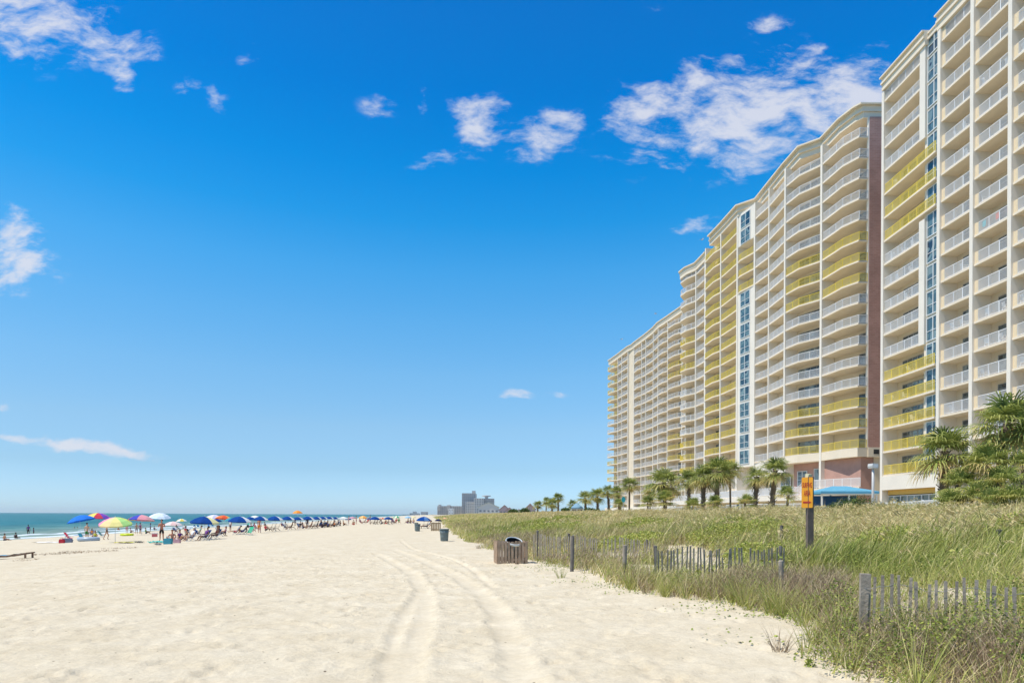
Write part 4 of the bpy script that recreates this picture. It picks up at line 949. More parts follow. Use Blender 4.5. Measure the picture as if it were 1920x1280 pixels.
def fan_bush(px, py, t, rpx, lab, ci=0, cat='palmetto', squash=1.0, group='palmettos and shrubs behind the dune'):
    u, v = ray(px, py); Y = t / (BV.x * u + BV.y); x = u * Y; zc = EYE + v * Y; zg = gz(x, Y)
    o = thing('palmetto', lab, cat, (x, Y, zg), random.random() * 6.28, group)
    s = rpx / F * Y / 1.6
    c = put('crown', BUSHES[ci % 2], None, o, (0, 0, max(.2, zc - zg - .25 * s))); c.scale = (s, s, s)
    put('stem', trunk_mesh(max(.3, zc - zg - .1), .12, .10, False, int(px))[0], P_TRUNK, o)
for i, a in enumerate([(1853, 866, 29.5, 56, 'spiky fan palmetto below the tallest right-edge palm'), (1800, 905, 28.5, 44, 'yellowish drooping palmetto at the foot of the shaggy-trunked palm'), (1880, 905, 28.8, 52, 'dark palmetto under the spiky fan, near the right edge'),
              (1912, 868, 30.5, 36, 'palmetto cut off by the right edge, below the tallest palm'), (1838, 928, 28.0, 46, 'low palmetto mound among the sea oats at the right'), (1905, 935, 27.6, 46, 'lowest palmetto against the right edge'),
              (1475, 925, 29.5, 24, 'dark round palmetto between the orange sign and the palm left of it'), (1247, 935, 29, 26, 'dark shrubby palmetto under the bushy dark palm'), (1300, 945, 28, 22, 'low palmetto at the foot of the flared narrow palm'), (1400, 940, 28.5, 24, 'low palmetto between the slender palm and the short thin-crowned one'), (1340, 942, 28.5, 24, 'low palmetto at the foot of the thick-trunked palm'), (1215, 940, 28.5, 20, 'low palmetto left of the bushy dark palm'), (1160, 944, 28.5, 16, 'low palmetto under the neat round-crowned palm'), (1785, 938, 27.4, 40, 'pale drooping palmetto lowest at the left of the right-edge clump'), (1866, 940, 27.2, 44, 'pale drooping palmetto lowest in the middle of the right-edge clump'),
              (1822, 880, 30.5, 34, 'small palmetto just right of the shaggy brown trunk')]):
    fan_bush(a[0], a[1], a[2], a[3], a[4], i)
# leafy shrubs
S_LEAF = leafy('shrub_leaves', [(0, (.035, .06, .015)), (.5, (.085, .135, .03)), (1, (.20, .26, .06))], .25)
def shrub(px, py, t, wpx, hpx, lab, seed, n=2600):
    q = np.random.default_rng(seed); u, v = ray(px, py); Y = t / (BV.x * u + BV.y); x = u * Y; zg = gz(x, Y); zt = EYE + v * Y; rx = wpx / 2 / F * Y; hz = max(.8, zt - zg)
    pts = []
    for c in range(9):
        cx, cy, cz = q.normal(0, .42, 3); cc = np.array([cx * rx, cy * rx, hz * (.45 + .28 * abs(cz))]); rr = rx * q.uniform(.35, .6)
        p = q.normal(0, 1, (n // 9, 3)); p /= np.linalg.norm(p, axis=1)[:, None]; p = p * (q.random((len(p), 1)) ** .4) * np.array([rr, rr, rr * .8]) + cc; pts.append(p)
    P = np.concatenate(pts); P = P[P[:, 2] > 0]
    b = Bank(); b.add(*leaves(P, .0019 * Y * (.7 + .7 * q.random(len(P))), np.clip(q.normal(.5, .22, len(P)), 0, 1), .8))
    o = thing('shrub', lab, 'shrub', (x, Y, zg), 0, 'palmettos and shrubs behind the dune'); put('foliage', b.mesh('foliage'), S_LEAF, o)
    mb = MB()
    for k in range(5): a = k * 1.3; mb.tube([(0, 0, -.1), (math.cos(a) * rx * .3, math.sin(a) * rx * .3, hz * .6)], [.05, .02], 6)
    put('stem', mb.mesh('stem'), P_TRUNK, o)
shrub(1607, 922, 26.5, 70, 40, 'rounded dark green shrub below the lamp post, left of the nearest tower', 31)
shrub(1560, 942, 26.5, 60, 30, 'lower green shrub right of the orange sign, before the pavilion', 32)
shrub(1655, 940, 26.2, 60, 30, 'low yellow-green shrub before the nearest tower windows', 33)
for k, (px, py, wp, lab) in enumerate([(985, 951, 22, 'dull green shrub before the pink house'), (962, 953, 20, 'low shrub on the dune crest before the reddish houses'), (1060, 948, 24, 'shrub on the crest at the foot of the palm clump left of the pavilion'), (1110, 950, 26, 'shrub at the foot of the palm clump right of the pavilion')]):
    shrub(px, py, 28, wp, 14, lab, 40 + k, 1200)
# ------------------------------------------------------------------ fences, posts, sign, bins, lamp, pavilion
W_GREY = pbr('weathered_wood', (.31, .265, .21), .9, var=.3, scale=5, bump=.5, bscale=30)
W_DARK = pbr('dark_weathered_post', (.17, .15, .13), .9, var=.3, scale=5, bump=.5, bscale=25)
W_CRATE = pbr('brown_slat_wood', (.42, .29, .19), .85, var=.28, scale=4, bump=.4, bscale=25)
W_PALE = pbr('tan_slat_wood', (.42, .29, .16), .85, var=.22, scale=4, bump=.3, bscale=25)
WIRE = pbr('galvanised_wire', (.26, .26, .25), .6)
BIN_G = pbr('grey_green_plastic', (.155, .19, .185), .55, var=.1, scale=2)
BIN_K = pbr('black_liner', (.012, .014, .018), .35)
BIN_R = pbr('pale_rim', (.55, .58, .58), .4)
def sand_fence(lab, p0, p1, ztop, posts, spacing=.095, broken=.06, post_r=.05, hidden=()):
    """wired pickets from p0 to p1 (world xy); posts: (share along, extra height, square)"""
    a, b = Vector(p0), Vector(p1); d = b - a; ln = d.length; d.normalize(); nrm = Vector((d.y, -d.x))
    root = thing('sand_fence', lab, 'sand fence', (a.x, a.y, gz(a.x, a.y)), 0, 'sand fences along the dune foot')
    mb = MB(); n = int(ln / spacing); q = random.Random(int(a.x * 100)); zl = []
    zt = lambda k: ztop[0] + (ztop[1] - ztop[0]) * k + .035 * math.sin(k * 17 + a.x)
    for i in range(n + 1):
        k = i / n
        if q.random() < broken: continue
        p = a + d * ln * k + nrm * q.uniform(-.02, .02); zb = gz(p.x, p.y) - .1; z1 = zt(k) + q.uniform(-.05, .02) - (q.random() < .05) * .18
        tl = d * q.gauss(0, .022); w = q.uniform(.030, .042)
        mb.bar((p.x, p.y, zb), (p.x + tl.x, p.y + tl.y, z1), w, .011, up=(nrm.x, nrm.y, 0))
    mb.build('picket_panel', W_GREY, root)
    wi = MB()
    for dz in (-.13, -.40, -.72):
        for s in (-.012, .012):
            pts = [(*(a + d * ln * k + nrm * s), zt(k) + dz + .012 * math.sin(k * 60 + s * 300)) for k in np.linspace(0, 1, 24)]; wi.tube(pts, .002, 5)
    wi.build('wire', WIRE, root)
    for k, ex, sq in posts:
        p = a + d * ln * k - nrm * .07; m = MB(); z0 = gz(p.x, p.y) - .3; z1 = zt(k) + ex
        if sq: m.bar((p.x, p.y, z0), (p.x + .01, p.y, z1), sq, sq, up=(d.x + .5, d.y, 0))
        else: m.tube([(p.x, p.y, z0), (p.x, p.y, z1 - .02), (p.x + .005, p.y, z1)], [post_r, post_r, post_r * .8], 9)
        m.build('post', W_DARK if not sq else W_GREY, root)
    return root
def P2(px, py, z): q = at_z(px, py, z); return (q.x, q.y)
sand_fence('nearest picket sand fence running out of the right edge, thick square left post', P2(1621, 1075, 1.02), P2(1985, 1090, 1.02), (1.0, 1.0), [(0, .05, .115)], broken=.02)
sand_fence('picket sand fence in the middle, between the first round post and the leaning end pickets', P2(1229, 1026, .98), P2(1470, 1026, .98), (.98, .96), [(.005, .06, 0), (.985, .02, 0)])
sand_fence('farthest picket sand fence, starting right behind the slatted crate', P2(1000, 1001, 1.0), P2(1218, 1010, .98), (1.0, .97), [(.03, .12, 0), (.33, .08, 0), (.97, .02, 0)])
def lone_post(lab, px, ytop, Y, r, sq=False, mat=None):
    p = at_y(px, ytop, Y); zg = gz(p.x, p.y); m = MB()
    if sq: m.bar((p.x, p.y, zg - .3), (p.x, p.y, p.z), r * 2, r * 2, up=(.7, .7, 0))
    else:
        z = lambda k: (p.x + .012 * math.sin(k * 3 + px), p.y, zg - .3 + (p.z - zg + .3) * k)
        m.tube([z(0), z(.3), z(.6), z(.99), z(1)], [r * 1.05, r, r * .96, r * .93, r * .7], 10)
    o = m.build('fence_post', mat or W_DARK); tag(o, lab, 'post', 'old posts standing in the dune grass')
lone_post('round weathered post standing in grass left of the nearest fence', 1465, 1050, 12.4, .05, mat=W_GREY)
lone_post('tall dark round post in the grass near the right edge', 1875, 992, 14.0, .075)
lone_post('dark round post before the farthest fence, right of the crate', 1073, 1004, 19.5, .06)
lone_post('round post between the two farther fences, half sunk in dry stalks', 1172, 1021, 16.5, .06, mat=W_GREY)
lone_post('small dark post stub deep in the grass left of the sign', 1466, 984, 22, .06)
lone_post('left one of two short stubs in the grass beyond the tall round post', 1765, 986, 19, .06)
lone_post('right one of two short stubs in the grass beyond the tall round post', 1780, 992, 18, .055)

# sign
S_OR = pbr('orange_sign_paint', (.86, .36, .02), .5); S_RED = pbr('red_sign_paint', (.45, .03, .02), .5); S_POST = pbr('brown_sign_post', (.15, .115, .095), .85, var=.25, scale=5, bump=.3)
def sign():
    Y = 17.0; p = at_y(1514, 923, Y); zg = gz(p.x, p.y)
    root = thing('beach_sign', 'orange surfing area sign with red arrow on a dark square post', 'sign', (p.x, p.y, zg), R(-38))
    h = 57 / F * Y; w = 19.5 / F * Y; zc = p.z - zg
    m = MB(); m.bar((.045, .06, -.3), (.045, .06, zc + h / 2 + .01), .15, .15, up=(.83, .56, 0)); put('post', m.mesh('post'), S_POST, root)
    # board with rounded corners
    r = .03; pts = []
    for cx, cz, a0 in ((w / 2 - r, h / 2 - r, 0), (-w / 2 + r, h / 2 - r, 90), (-w / 2 + r, -h / 2 + r, 180), (w / 2 - r, -h / 2 + r, 270)):
        for k in range(5): a = R(a0 + 22.5 * k); pts.append((cx + r * math.cos(a), cz + r * math.sin(a)))
    n = len(pts); vs = [(x, -.035, zc + z) for x, z in pts] + [(x, -.016, zc + z) for x, z in pts]
    m = MB(); m.add(vs, [tuple(range(n)), tuple(range(n, 2 * n))[::-1]] + [(i, n + i, n + (i + 1) % n, (i + 1) % n) for i in range(n)])
    bd = put('sign_board', m.mesh('sign_board'), S_OR, root)
    for txt, z, hh, ww in (('SURFING', .245 * h, .17 * h, .86 * w), ('AREA', -.02 * h, .19 * h, .58 * w)):
        c = bpy.data.curves.new('lettering', 'FONT'); c.body = txt; c.align_x = 'CENTER'; c.align_y = 'CENTER'; c.size = 1; c.extrude = .004; c.offset = .018
        o = bpy.data.objects.new('lettering', c); COL.objects.link(o); dg = bpy.context.evaluated_depsgraph_get(); me = bpy.data.meshes.new_from_object(o.evaluated_get(dg)); bpy.data.objects.remove(o)
        co = np.empty(len(me.vertices) * 3, np.float32); me.vertices.foreach_get('co', co); co = co.reshape(-1, 3); mn, mx_ = co.min(0), co.max(0)
        co[:, 0] = (co[:, 0] - (mn[0] + mx_[0]) / 2) / (mx_[0] - mn[0]) * ww; co[:, 1] = (co[:, 1] - (mn[1] + mx_[1]) / 2) / (mx_[1] - mn[1]) * hh
        out = np.stack([co[:, 0], -.038 - co[:, 2] * .3, zc + z + co[:, 1]], 1); me.vertices.foreach_set('co', out.ravel()); me.materials.clear(); put('lettering', me, S_RED, bd)
    az = zc - .32 * h; a = MB(); A = [(-.36, -.35), (.10, -.35), (.10, -.6), (.40, 0), (.10, .6), (.10, .35), (-.36, .35)]
    vs = [(x * w, -.040, az + z * .09 * h) for x, z in A] + [(x * w, -.034, az + z * .09 * h) for x, z in A]; n = len(A)
    a.add(vs, [tuple(range(n)), tuple(range(n, 2 * n))[::-1]] + [(i, n + i, n + (i + 1) % n, (i + 1) % n) for i in range(n)]); put('arrow', a.mesh('arrow'), S_RED, bd)
    c = MB(); c.bar((-.0, .06, zc + h / 2 - .02), (.02, .05, zc + h / 2 + .09), .13, .10); put('post_cap', c.mesh('post_cap'), pbr('pale_cap', (.62, .58, .36), .7), root)
sign()

# bins and crates
def slat_crate(name, lab, px0, px1, pytop, pybase, n, mat, rz, zs=1.0):
    g = ground_at((px0 + px1) / 2, pybase); Y = g.y; w = (px1 - px0) / F * Y / (math.cos(rz) + .55 * abs(math.sin(rz))); h = (pybase - pytop) / F * Y
    root = thing(name, lab, 'crate', (g.x, g.y + .35, g.z), rz); hw = w / 2; dp = hw * .9; q = random.Random(int(px0))
    rails = MB()
    for z in (.10, h - .13):
        rails.box(-hw + .02, -dp + .02, z, hw - .02, -dp + .06, z + .09); rails.box(-hw + .02, dp - .06, z, hw - .02, dp - .02, z + .09)
        rails.box(-hw + .02, -dp + .062, z, -hw + .06, dp - .062, z + .09); rails.box(hw - .06, -dp + .062, z, hw - .02, dp - .062, z + .09)
    put('rail_frame', rails.mesh('rail_frame'), mat, root)
    def slats(x0, x1, along_x, c):
        m = MB(); ln = x1 - x0; wd = ln / n * .72
        for i in range(n):
            u = x0 + ln * (i + .5) / n + q.uniform(-.012, .012); hh = h + q.uniform(-.02, .015); s = q.uniform(-.01, .01)
            if along_x: m.bar((u, c, -.03), (u + s, c, hh), wd, .022, up=(0, 1, 0))
            else: m.bar((c, u, -.03), (c, u + s, hh), wd, .022, up=(1, 0, 0))
        return m
    for m in (slats(-hw, hw, True, -dp + .006), slats(-hw, hw, True, dp - .006), slats(-dp + .03, dp - .03, False, -hw + .006), slats(-dp + .03, dp - .03, False, hw - .006)):
        put('slat_side', m.mesh('slat_side'), mat, root)
    return root, w, h
def bin_can(name, lab, loc, h, r, rz=0, tilt=None, cat='trash can', group=None, lidless=True, rim=None):
    root = thing(name, lab, cat, loc, rz, group)
    if tilt: root.rotation_euler = tilt
    m = MB(); prof = [(r * .80, 0), (r * .83, .03), (r * .87, h * .3), (r * .885, h * .31), (r * .885, h * .34), (r * .88, h * .35), (r * .94, h * .66), (r * .955, h * .67), (r * .955, h * .70), (r * .945, h * .71), (r, h), (r * .95, h), (r * .88, h * .72), (r * .78, .05), (0.001, .04)]
    m.lathe(prof, 26); m.lathe([(.001, 0), (r * .80, 0)], 26); put('barrel', m.mesh('barrel', True), BIN_G, root)
    m = MB(); m.lathe([(r * 1.0, h - .05), (r * 1.06, h - .05), (r * 1.07, h), (r * 1.05, h + .025), (r * .97, h + .025), (r * .95, h - .01)], 26); put('rim', m.mesh('rim', True), rim or BIN_G, root)
    m = MB(); m.lathe([(r * .945, h - .005), (r * .86, h * .70), (r * .80, h * .55), (.001, h * .5)], 26); put('liner', m.mesh('liner', True), BIN_K, root)
    for s in (-1, 1):
        m = MB(); m.tube([(s * r * 1.0, -.09, h * .82), (s * r * 1.12, -.08, h * .84), (s * r * 1.12, .08, h * .84), (s * r * 1.0, .09, h * .82)], .016, 6); put('handle', m.mesh('handle'), BIN_G, root)
    return root
cr1, w1, h1 = slat_crate('slatted_crate', 'nearest wooden slatted crate holding a tilted open barrel, at the dune edge', 926, 988, 1014, 1056, 9, W_CRATE, R(9))
c0 = cr1.location
bin_can('trash_barrel', 'tilted open barrel with pale rim and black liner inside the nearest crate', (c0.x + .02, c0.y + .05, c0.z + .12), .74, .29, 0, (R(24), R(9), 0), 'trash barrel', None, rim=BIN_R)
g = ground_at(833, 1013.5); bin_can('trash_can', 'grey-green ribbed trash can on sand, nearest of the loose ones', g, 22 / F * g.y, 8.6 / F * g.y, .3, group='trash cans along the dune edge')
g = ground_at(783, 996); bin_can('trash_can', 'farther grey trash can left of the tan slatted crate', g, 14 / F * g.y, 5 / F * g.y, .8, group='trash cans along the dune edge')
g = ground_at(778.5, 995); bin_can('trash_can', 'dark slim trash can close behind the farther grey one', (g.x, g.y + .8, g.z), 15 / F * g.y, 3.6 / F * g.y, .8, group='trash cans along the dune edge')
slat_crate('slatted_crate', 'farther tan slatted crate beside the dark blue umbrella', 807, 826, 979, 995, 6, W_PALE, R(6))

# lamp post
L_GREY = pbr('pale_grey_metal', (.56, .56, .54), .45); L_LENS = pbr('frosted_lens', (.72, .72, .70), .3)
def lamp():
    p = at_y(1637, 874, 47); zg = gz(p.x, p.y); h = p.z - zg
    o = thing('street_lamp', 'pale grey lamp post with boxy head before the brick end wall', 'street lamp', (p.x, p.y, zg), R(8))
    m = MB(); m.tube([(0, 0, -.2), (0, 0, h * .5), (0, 0, h)], [.10, .09, .085], 12); put('pole', m.mesh('pole', True), L_GREY, o)
    m = MB(); m.lathe([(.24, 0), (.24, .25), (.18, .3)], 12); put('base', m.mesh('base'), L_GREY, o)
    m = MB(); prof = [(-.21, -.14), (.21, -.14), (.25, .02), (.21, .20), (-.21, .20), (-.25, .02)]
    n = len(prof); m.add([(x, -.26, h + z) for x, z in prof] + [(x, .26, h + z) for x, z in prof], [tuple(range(n)), tuple(range(n, 2 * n))[::-1]] + [(i, n + i, n + (i + 1) % n, (i + 1) % n) for i in range(n)]); put('lamp_head', m.mesh('lamp_head'), L_GREY, o)
    m = MB(); m.box(-.16, -.275, h - .08, .16, -.262, h + .14); put('lens', m.mesh('lens'), L_LENS, o)
lamp()

# blue-roofed pavilion before the brick tower, and railings of the boardwalk
T_BLUE = pbr('blue_canvas', (.10, .34, .50), .6, var=.06, scale=.8); T_DEEP = pbr('deep_blue_screen', (.02, .10, .28), .6, var=.1); T_PALE = pbr('pale_blue_roof', (.20, .36, .50), .5)
def pavilion(lab, px0, px1, ytop, yeave, Y, mat, screen, rz=-R(7), seats=True):
    a = at_y(px0, yeave, Y); b = at_y(px1, yeave, Y); cx = (a.x + b.x) / 2; zg = gz(cx, Y); w = (b.x - a.x) / 2; ze = a.z - zg; zt = at_y((px0 + px1) / 2, ytop, Y).z - zg
    o = thing('pavilion', lab, 'pavilion', (cx, Y, zg), rz); dp = min(w, 2.6)
    m = MB(); e = [(-w, -dp), (w, -dp), (w, dp), (-w, dp)]
    vs = [(x, y, ze) for x, y in e] + [(-w * .25, 0, zt), (w * .25, 0, zt)] + [(x, y, ze - .22) for x, y in e]
    m.add(vs, [(0, 1, 5, 4), (1, 2, 5), (2, 3, 4, 5), (3, 0, 4), (0, 6, 7, 1), (1, 7, 8, 2), (2, 8, 9, 3), (3, 9, 6, 0), (6, 9, 8, 7)]); put('roof', m.mesh('roof'), mat, o)
    for x in (-w * .93, -w * .0, w * .93):
        for y in (-dp * .92, dp * .92):
            m = MB(); m.box(x - .07, y - .07, -.1, x + .07, y + .07, ze - .2); put('post', m.mesh('post'), M['white_stucco'], o)
    m = MB(); m.box(-w * .9, dp * .80, 0, w * .9, dp * .84, ze - .3); put('screen', m.mesh('screen'), screen, o)
    m = MB(); m.box(-w * .98, -dp * .97, ze - .36, w * .98, -dp * .93, ze - .225); put('beam', m.mesh('beam'), M['white_stucco'], o)
    m = MB(); railing(m, [(-w * .95, -dp * .96), (w * .95, -dp * .96)], step=.16, h=1.0); put('railing', m.mesh('railing'), M['white_rail'], o)
pavilion('long blue-roofed pavilion with deep blue screen behind the orange sign', 1524, 1624, 911, 922, 64, T_BLUE, T_DEEP)
pavilion('small pale blue pavilion roof between the two far palm clumps', 1071, 1093, 943, 951, 128, T_PALE, W_DARK)
def rail_line(lab, pa, pb, Y0, Y1, ztop, posts=2.2):
    a = at_y(pa, 940, Y0); b = at_y(pb, 940, Y1); zg = gz(a.x, a.y)
    o = thing('boardwalk_railing', lab, 'railing', (a.x, a.y, zg), 0, 'white railings along the boardwalk')
    d = Vector((b.x - a.x, b.y - a.y)); ln = d.length; zt = ztop - zg; n = int(ln / posts)
    m = MB()
    for z in (.12, zt - .03): m.bar((0, 0, z), (d.x, d.y, z), .06, .07)
    k = int(ln / .16)
    for i in range(k): m.bar((d.x * i / k, d.y * i / k, .12), (d.x * i / k, d.y * i / k, zt - .05), .025, .025)
    put('balustrade', m.mesh('balustrade'), M['white_rail'], o)
    for i in range(n + 1):
        m = MB(); x, y = d.x * i / n, d.y * i / n; m.box(x - .06, y - .06, -.2, x + .06, y + .06, zt + .06); put('post', m.mesh('post'), M['white_rail'], o)
rail_line('white boardwalk railing before the nearest tower windows', 1775, 1662, 46, 60, 3.05)
rail_line('white boardwalk railing before the pavilion and the orange sign', 1652, 1388, 62, 76, 3.15)
rail_line('long white boardwalk railing behind the middle palms', 1380, 1215, 78, 108, 3.1)
# a teal round sign plate by the far palms
p = at_y(1169, 936, 92); o = thing('pole_sign', 'teal oval sign on a thin pole before the farthest tower', 'sign', (p.x, p.y, gz(p.x, p.y)))
m = MB(); m.bar((0, .05, -.2), (0, .05, p.z - o.location.z + .4), .07, .07); put('pole', m.mesh('pole'), L_GREY, o)
m = MB(); nn_ = 18; zz = p.z - o.location.z; vs = [(.28 * math.cos(6.2832 * k / nn_), y, zz + .42 * math.sin(6.2832 * k / nn_)) for y in (-.02, .0) for k in range(nn_)]
m.add(vs, [tuple(range(nn_)), tuple(range(nn_, 2 * nn_))[::-1]] + [(i, nn_ + i, nn_ + (i + 1) % nn_, (i + 1) % nn_) for i in range(nn_)]); put('plate', m.mesh('plate'), pbr('teal_paint', (.03, .38, .42), .5), o)

# balcony chairs (white plastic), seen on the nearest tower
CH_W = pbr('white_plastic', (.80, .80, .78), .45)
def chair_mesh():
    m = MB()
    m.bar((0, -.24, .42), (0, .22, .40), .46, .035); m.bar((0, .22, .40), (0, .34, .88), .44, .03, up=(0, 1, 0))
    for sx in (-.21, .21):
        m.tube([(sx, -.25, 0), (sx * .95, -.22, .62)], .022, 6); m.tube([(sx, .30, 0), (sx * .95, .24, .62)], .022, 6); m.bar((sx, -.26, .63), (sx, .28, .63), .055, .025)
    return m.mesh('plastic_chair')
CHM = chair_mesh(); CHM.materials.append(CH_W)
_, zsN, xsN, AN, BN, CN, nbN, axN = NEAR
ORD = ['lowest', 'second', 'third', 'fourth', 'fifth', 'sixth', 'seventh', 'eighth', 'ninth', 'tenth', 'eleventh', 'twelfth', 'thirteenth', 'fourteenth', 'fifteenth', 'sixteenth', 'top']
def bchair(bay, k, f, side, rz):
    a, b, nm = {'wide': (BN, AN, 'wide far bay'), 'first': (xsN[-2], xsN[-1], 'narrow bay right of the window strip'), 'second': (xsN[-3], xsN[-2], 'bay second right of the window strip'), 'third': (xsN[-4], xsN[-3], 'right-edge bay')}[bay]
    p = a + (b - a) * f + nbN * .62
    o = put('plastic_chair', CHM, None, None, (p.x, p.y, zsN[k] + .2), rz)
    tag(o, '%swhite plastic chair, %s balcony up, %s, nearest tower' % (side + ' ' if side else '', ORD[k], nm), 'chair', 'white plastic chairs on the nearest tower balconies')
for bay, k, f, side, rz in (('wide', 9, .30, 'right', 1.6), ('wide', 9, .55, 'middle', 1.2), ('wide', 9, .80, 'left', 1.9), ('wide', 8, .35, 'right', 1.4), ('wide', 8, .7, 'left', 1.7), ('wide', 7, .45, '', 1.6), ('wide', 12, .4, 'right', 1.2), ('wide', 12, .75, 'left', 1.8), ('wide', 13, .6, '', 1.5), ('wide', 11, .8, '', 1.5),
        ('wide', 3, .5, 'right', 1.4), ('wide', 3, .8, 'left', 1.7), ('wide', 2, .3, 'right', 1.6), ('wide', 2, .62, 'middle', 1.2), ('wide', 2, .84, 'left', 1.6), ('wide', 0, .85, '', 1.5), ('wide', 4, .4, '', 1.7),
        ('first', 12, .35, 'right', 1.6), ('first', 12, .62, 'left', 1.3), ('first', 11, .3, '', 1.6), ('first', 7, .4, '', 1.4), ('first', 5, .4, 'right', 1.3), ('first', 5, .7, 'left', 1.8), ('first', 2, .72, '', 1.5),
        ('second', 13, .2, 'right', 1.4), ('second', 13, .85, 'left', 1.8), ('second', 9, .86, '', 1.5), ('second', 5, .25, 'right', 1.4), ('second', 5, .68, 'left', 1.7), ('second', 4, .3, 'right', 1.4), ('second', 4, .7, 'left', 1.7), ('second', 3, .8, '', 1.5),
        ('third', 10, .85, '', 1.5), ('third', 5, .8, '', 1.5), ('third', 13, .8, '', 1.5), ('third', 3, .8, '', 1.6)):
    bchair(bay, k, f, side, rz)
# towels drying on rails
for lab, bay, k, f, c in (('teal beach towel hung behind a balcony rail of the nearest tower', 'second', 8, .80, (.02, .42, .48)), ('orange-red towel hung beside the teal one on the nearest tower', 'second', 8, .45, (.62, .12, .06)), ('purple-red towel right of the orange-red one on the nearest tower', 'second', 8, .16, (.30, .10, .22))):
    a, b = xsN[-3], xsN[-2]; p = a + (b - a) * f + nbN * .42; d = (b - a).normalized(); m = MB()
    z = zsN[k] + .2
    for i in range(6):
        q0 = p + d * (-.21 + .07 * i); q1 = p + d * (-.14 + .07 * i); o0 = nbN * (-.02 * (i % 2)); o1 = nbN * (-.02 * ((i + 1) % 2)); q0, q1 = q0 + o0, q1 + o1
        m.add([(q0.x, q0.y, z + .55), (q1.x, q1.y, z + .55), (q1.x, q1.y, z + 1.10), (q0.x, q0.y, z + 1.10), (q1.x + .1, q1.y, z + 1.10), (q0.x + .1, q0.y, z + 1.10)], [(0, 1, 2, 3), (3, 2, 4, 5)])
    tag(m.build('beach_towel', pbr('towel', c, .9, var=.1)), lab, 'towel')
# gulls
def gull(px, py, Y, lab, bank):
    p = at_y(px, py, Y); o = thing('gull', lab, 'bird', p, random.random() * 6, 'gulls circling beside the towers')
    m = MB(); m.tube([(0, -.26, 0), (0, -.18, .02), (0, 0, 0), (0, .2, .0), (0, .32, .0)], [.01, .055, .075, .04, .012], 8)
    m.add([(-.05, .16, -.005), (.05, .16, -.005), (.09, .34, 0), (-.09, .34, 0)], [(0, 1, 2, 3)])
    put('body', m.mesh('body', True), pbr('gull_body', (.62, .62, .62), .8), o)
    for s in (-1, 1):
        w = MB(); a = [(s * .04, -.08, .03), (s * .04, .10, .03), (s * .30, -.12, .16), (s * .30, .06, .16), (s * .66, .0, .10), (s * .60, .05, .10)]
        w.add(a, [(0, 1, 3, 2), (2, 3, 5, 4)]); put('wing', w.mesh('wing'), pbr('gull_wing', (.20, .21, .22), .8), o)
    o.rotation_euler = (0, bank, random.random() * 6)
gull(1317, 449, 100, 'highest gull, against the sky left of the brick-ended tower', .5); gull(1229, 588, 130, 'middle gull just above the farthest tower roof', -.4); gull(1166, 636, 130, 'lowest gull near the left end of the farthest roof', .3)
# ------------------------------------------------------------------ people
def skin_obj(joints, edges, radii, root, levels=1):
    names = list(joints); ix = {n: i for i, n in enumerate(names)}
    me = bpy.data.meshes.new('skin'); me.from_pydata([joints[n] for n in names], [(ix[a], ix[b]) for a, b in edges], []); me.update()
    o = bpy.data.objects.new('skin', me); COL.objects.link(o)
    md = o.modifiers.new('skin', 'SKIN'); md.use_smooth_shade = True; md.branch_smoothing = .4
    for i, n in enumerate(names):
        sv = me.skin_vertices[0].data[i]; r = radii[n]; sv.radius = r if isinstance(r, tuple) else (r, r); sv.use_root = (n == root)
    if levels: sb = o.modifiers.new('sub', 'SUBSURF'); sb.levels = levels; sb.render_levels = levels
    bpy.context.view_layer.update(); dg = bpy.context.evaluated_depsgraph_get(); ev = o.evaluated_get(dg); out = bpy.data.meshes.new_from_object(ev, depsgraph=dg)
    bpy.data.objects.remove(o); bpy.data.meshes.remove(me); out.materials.clear(); return out
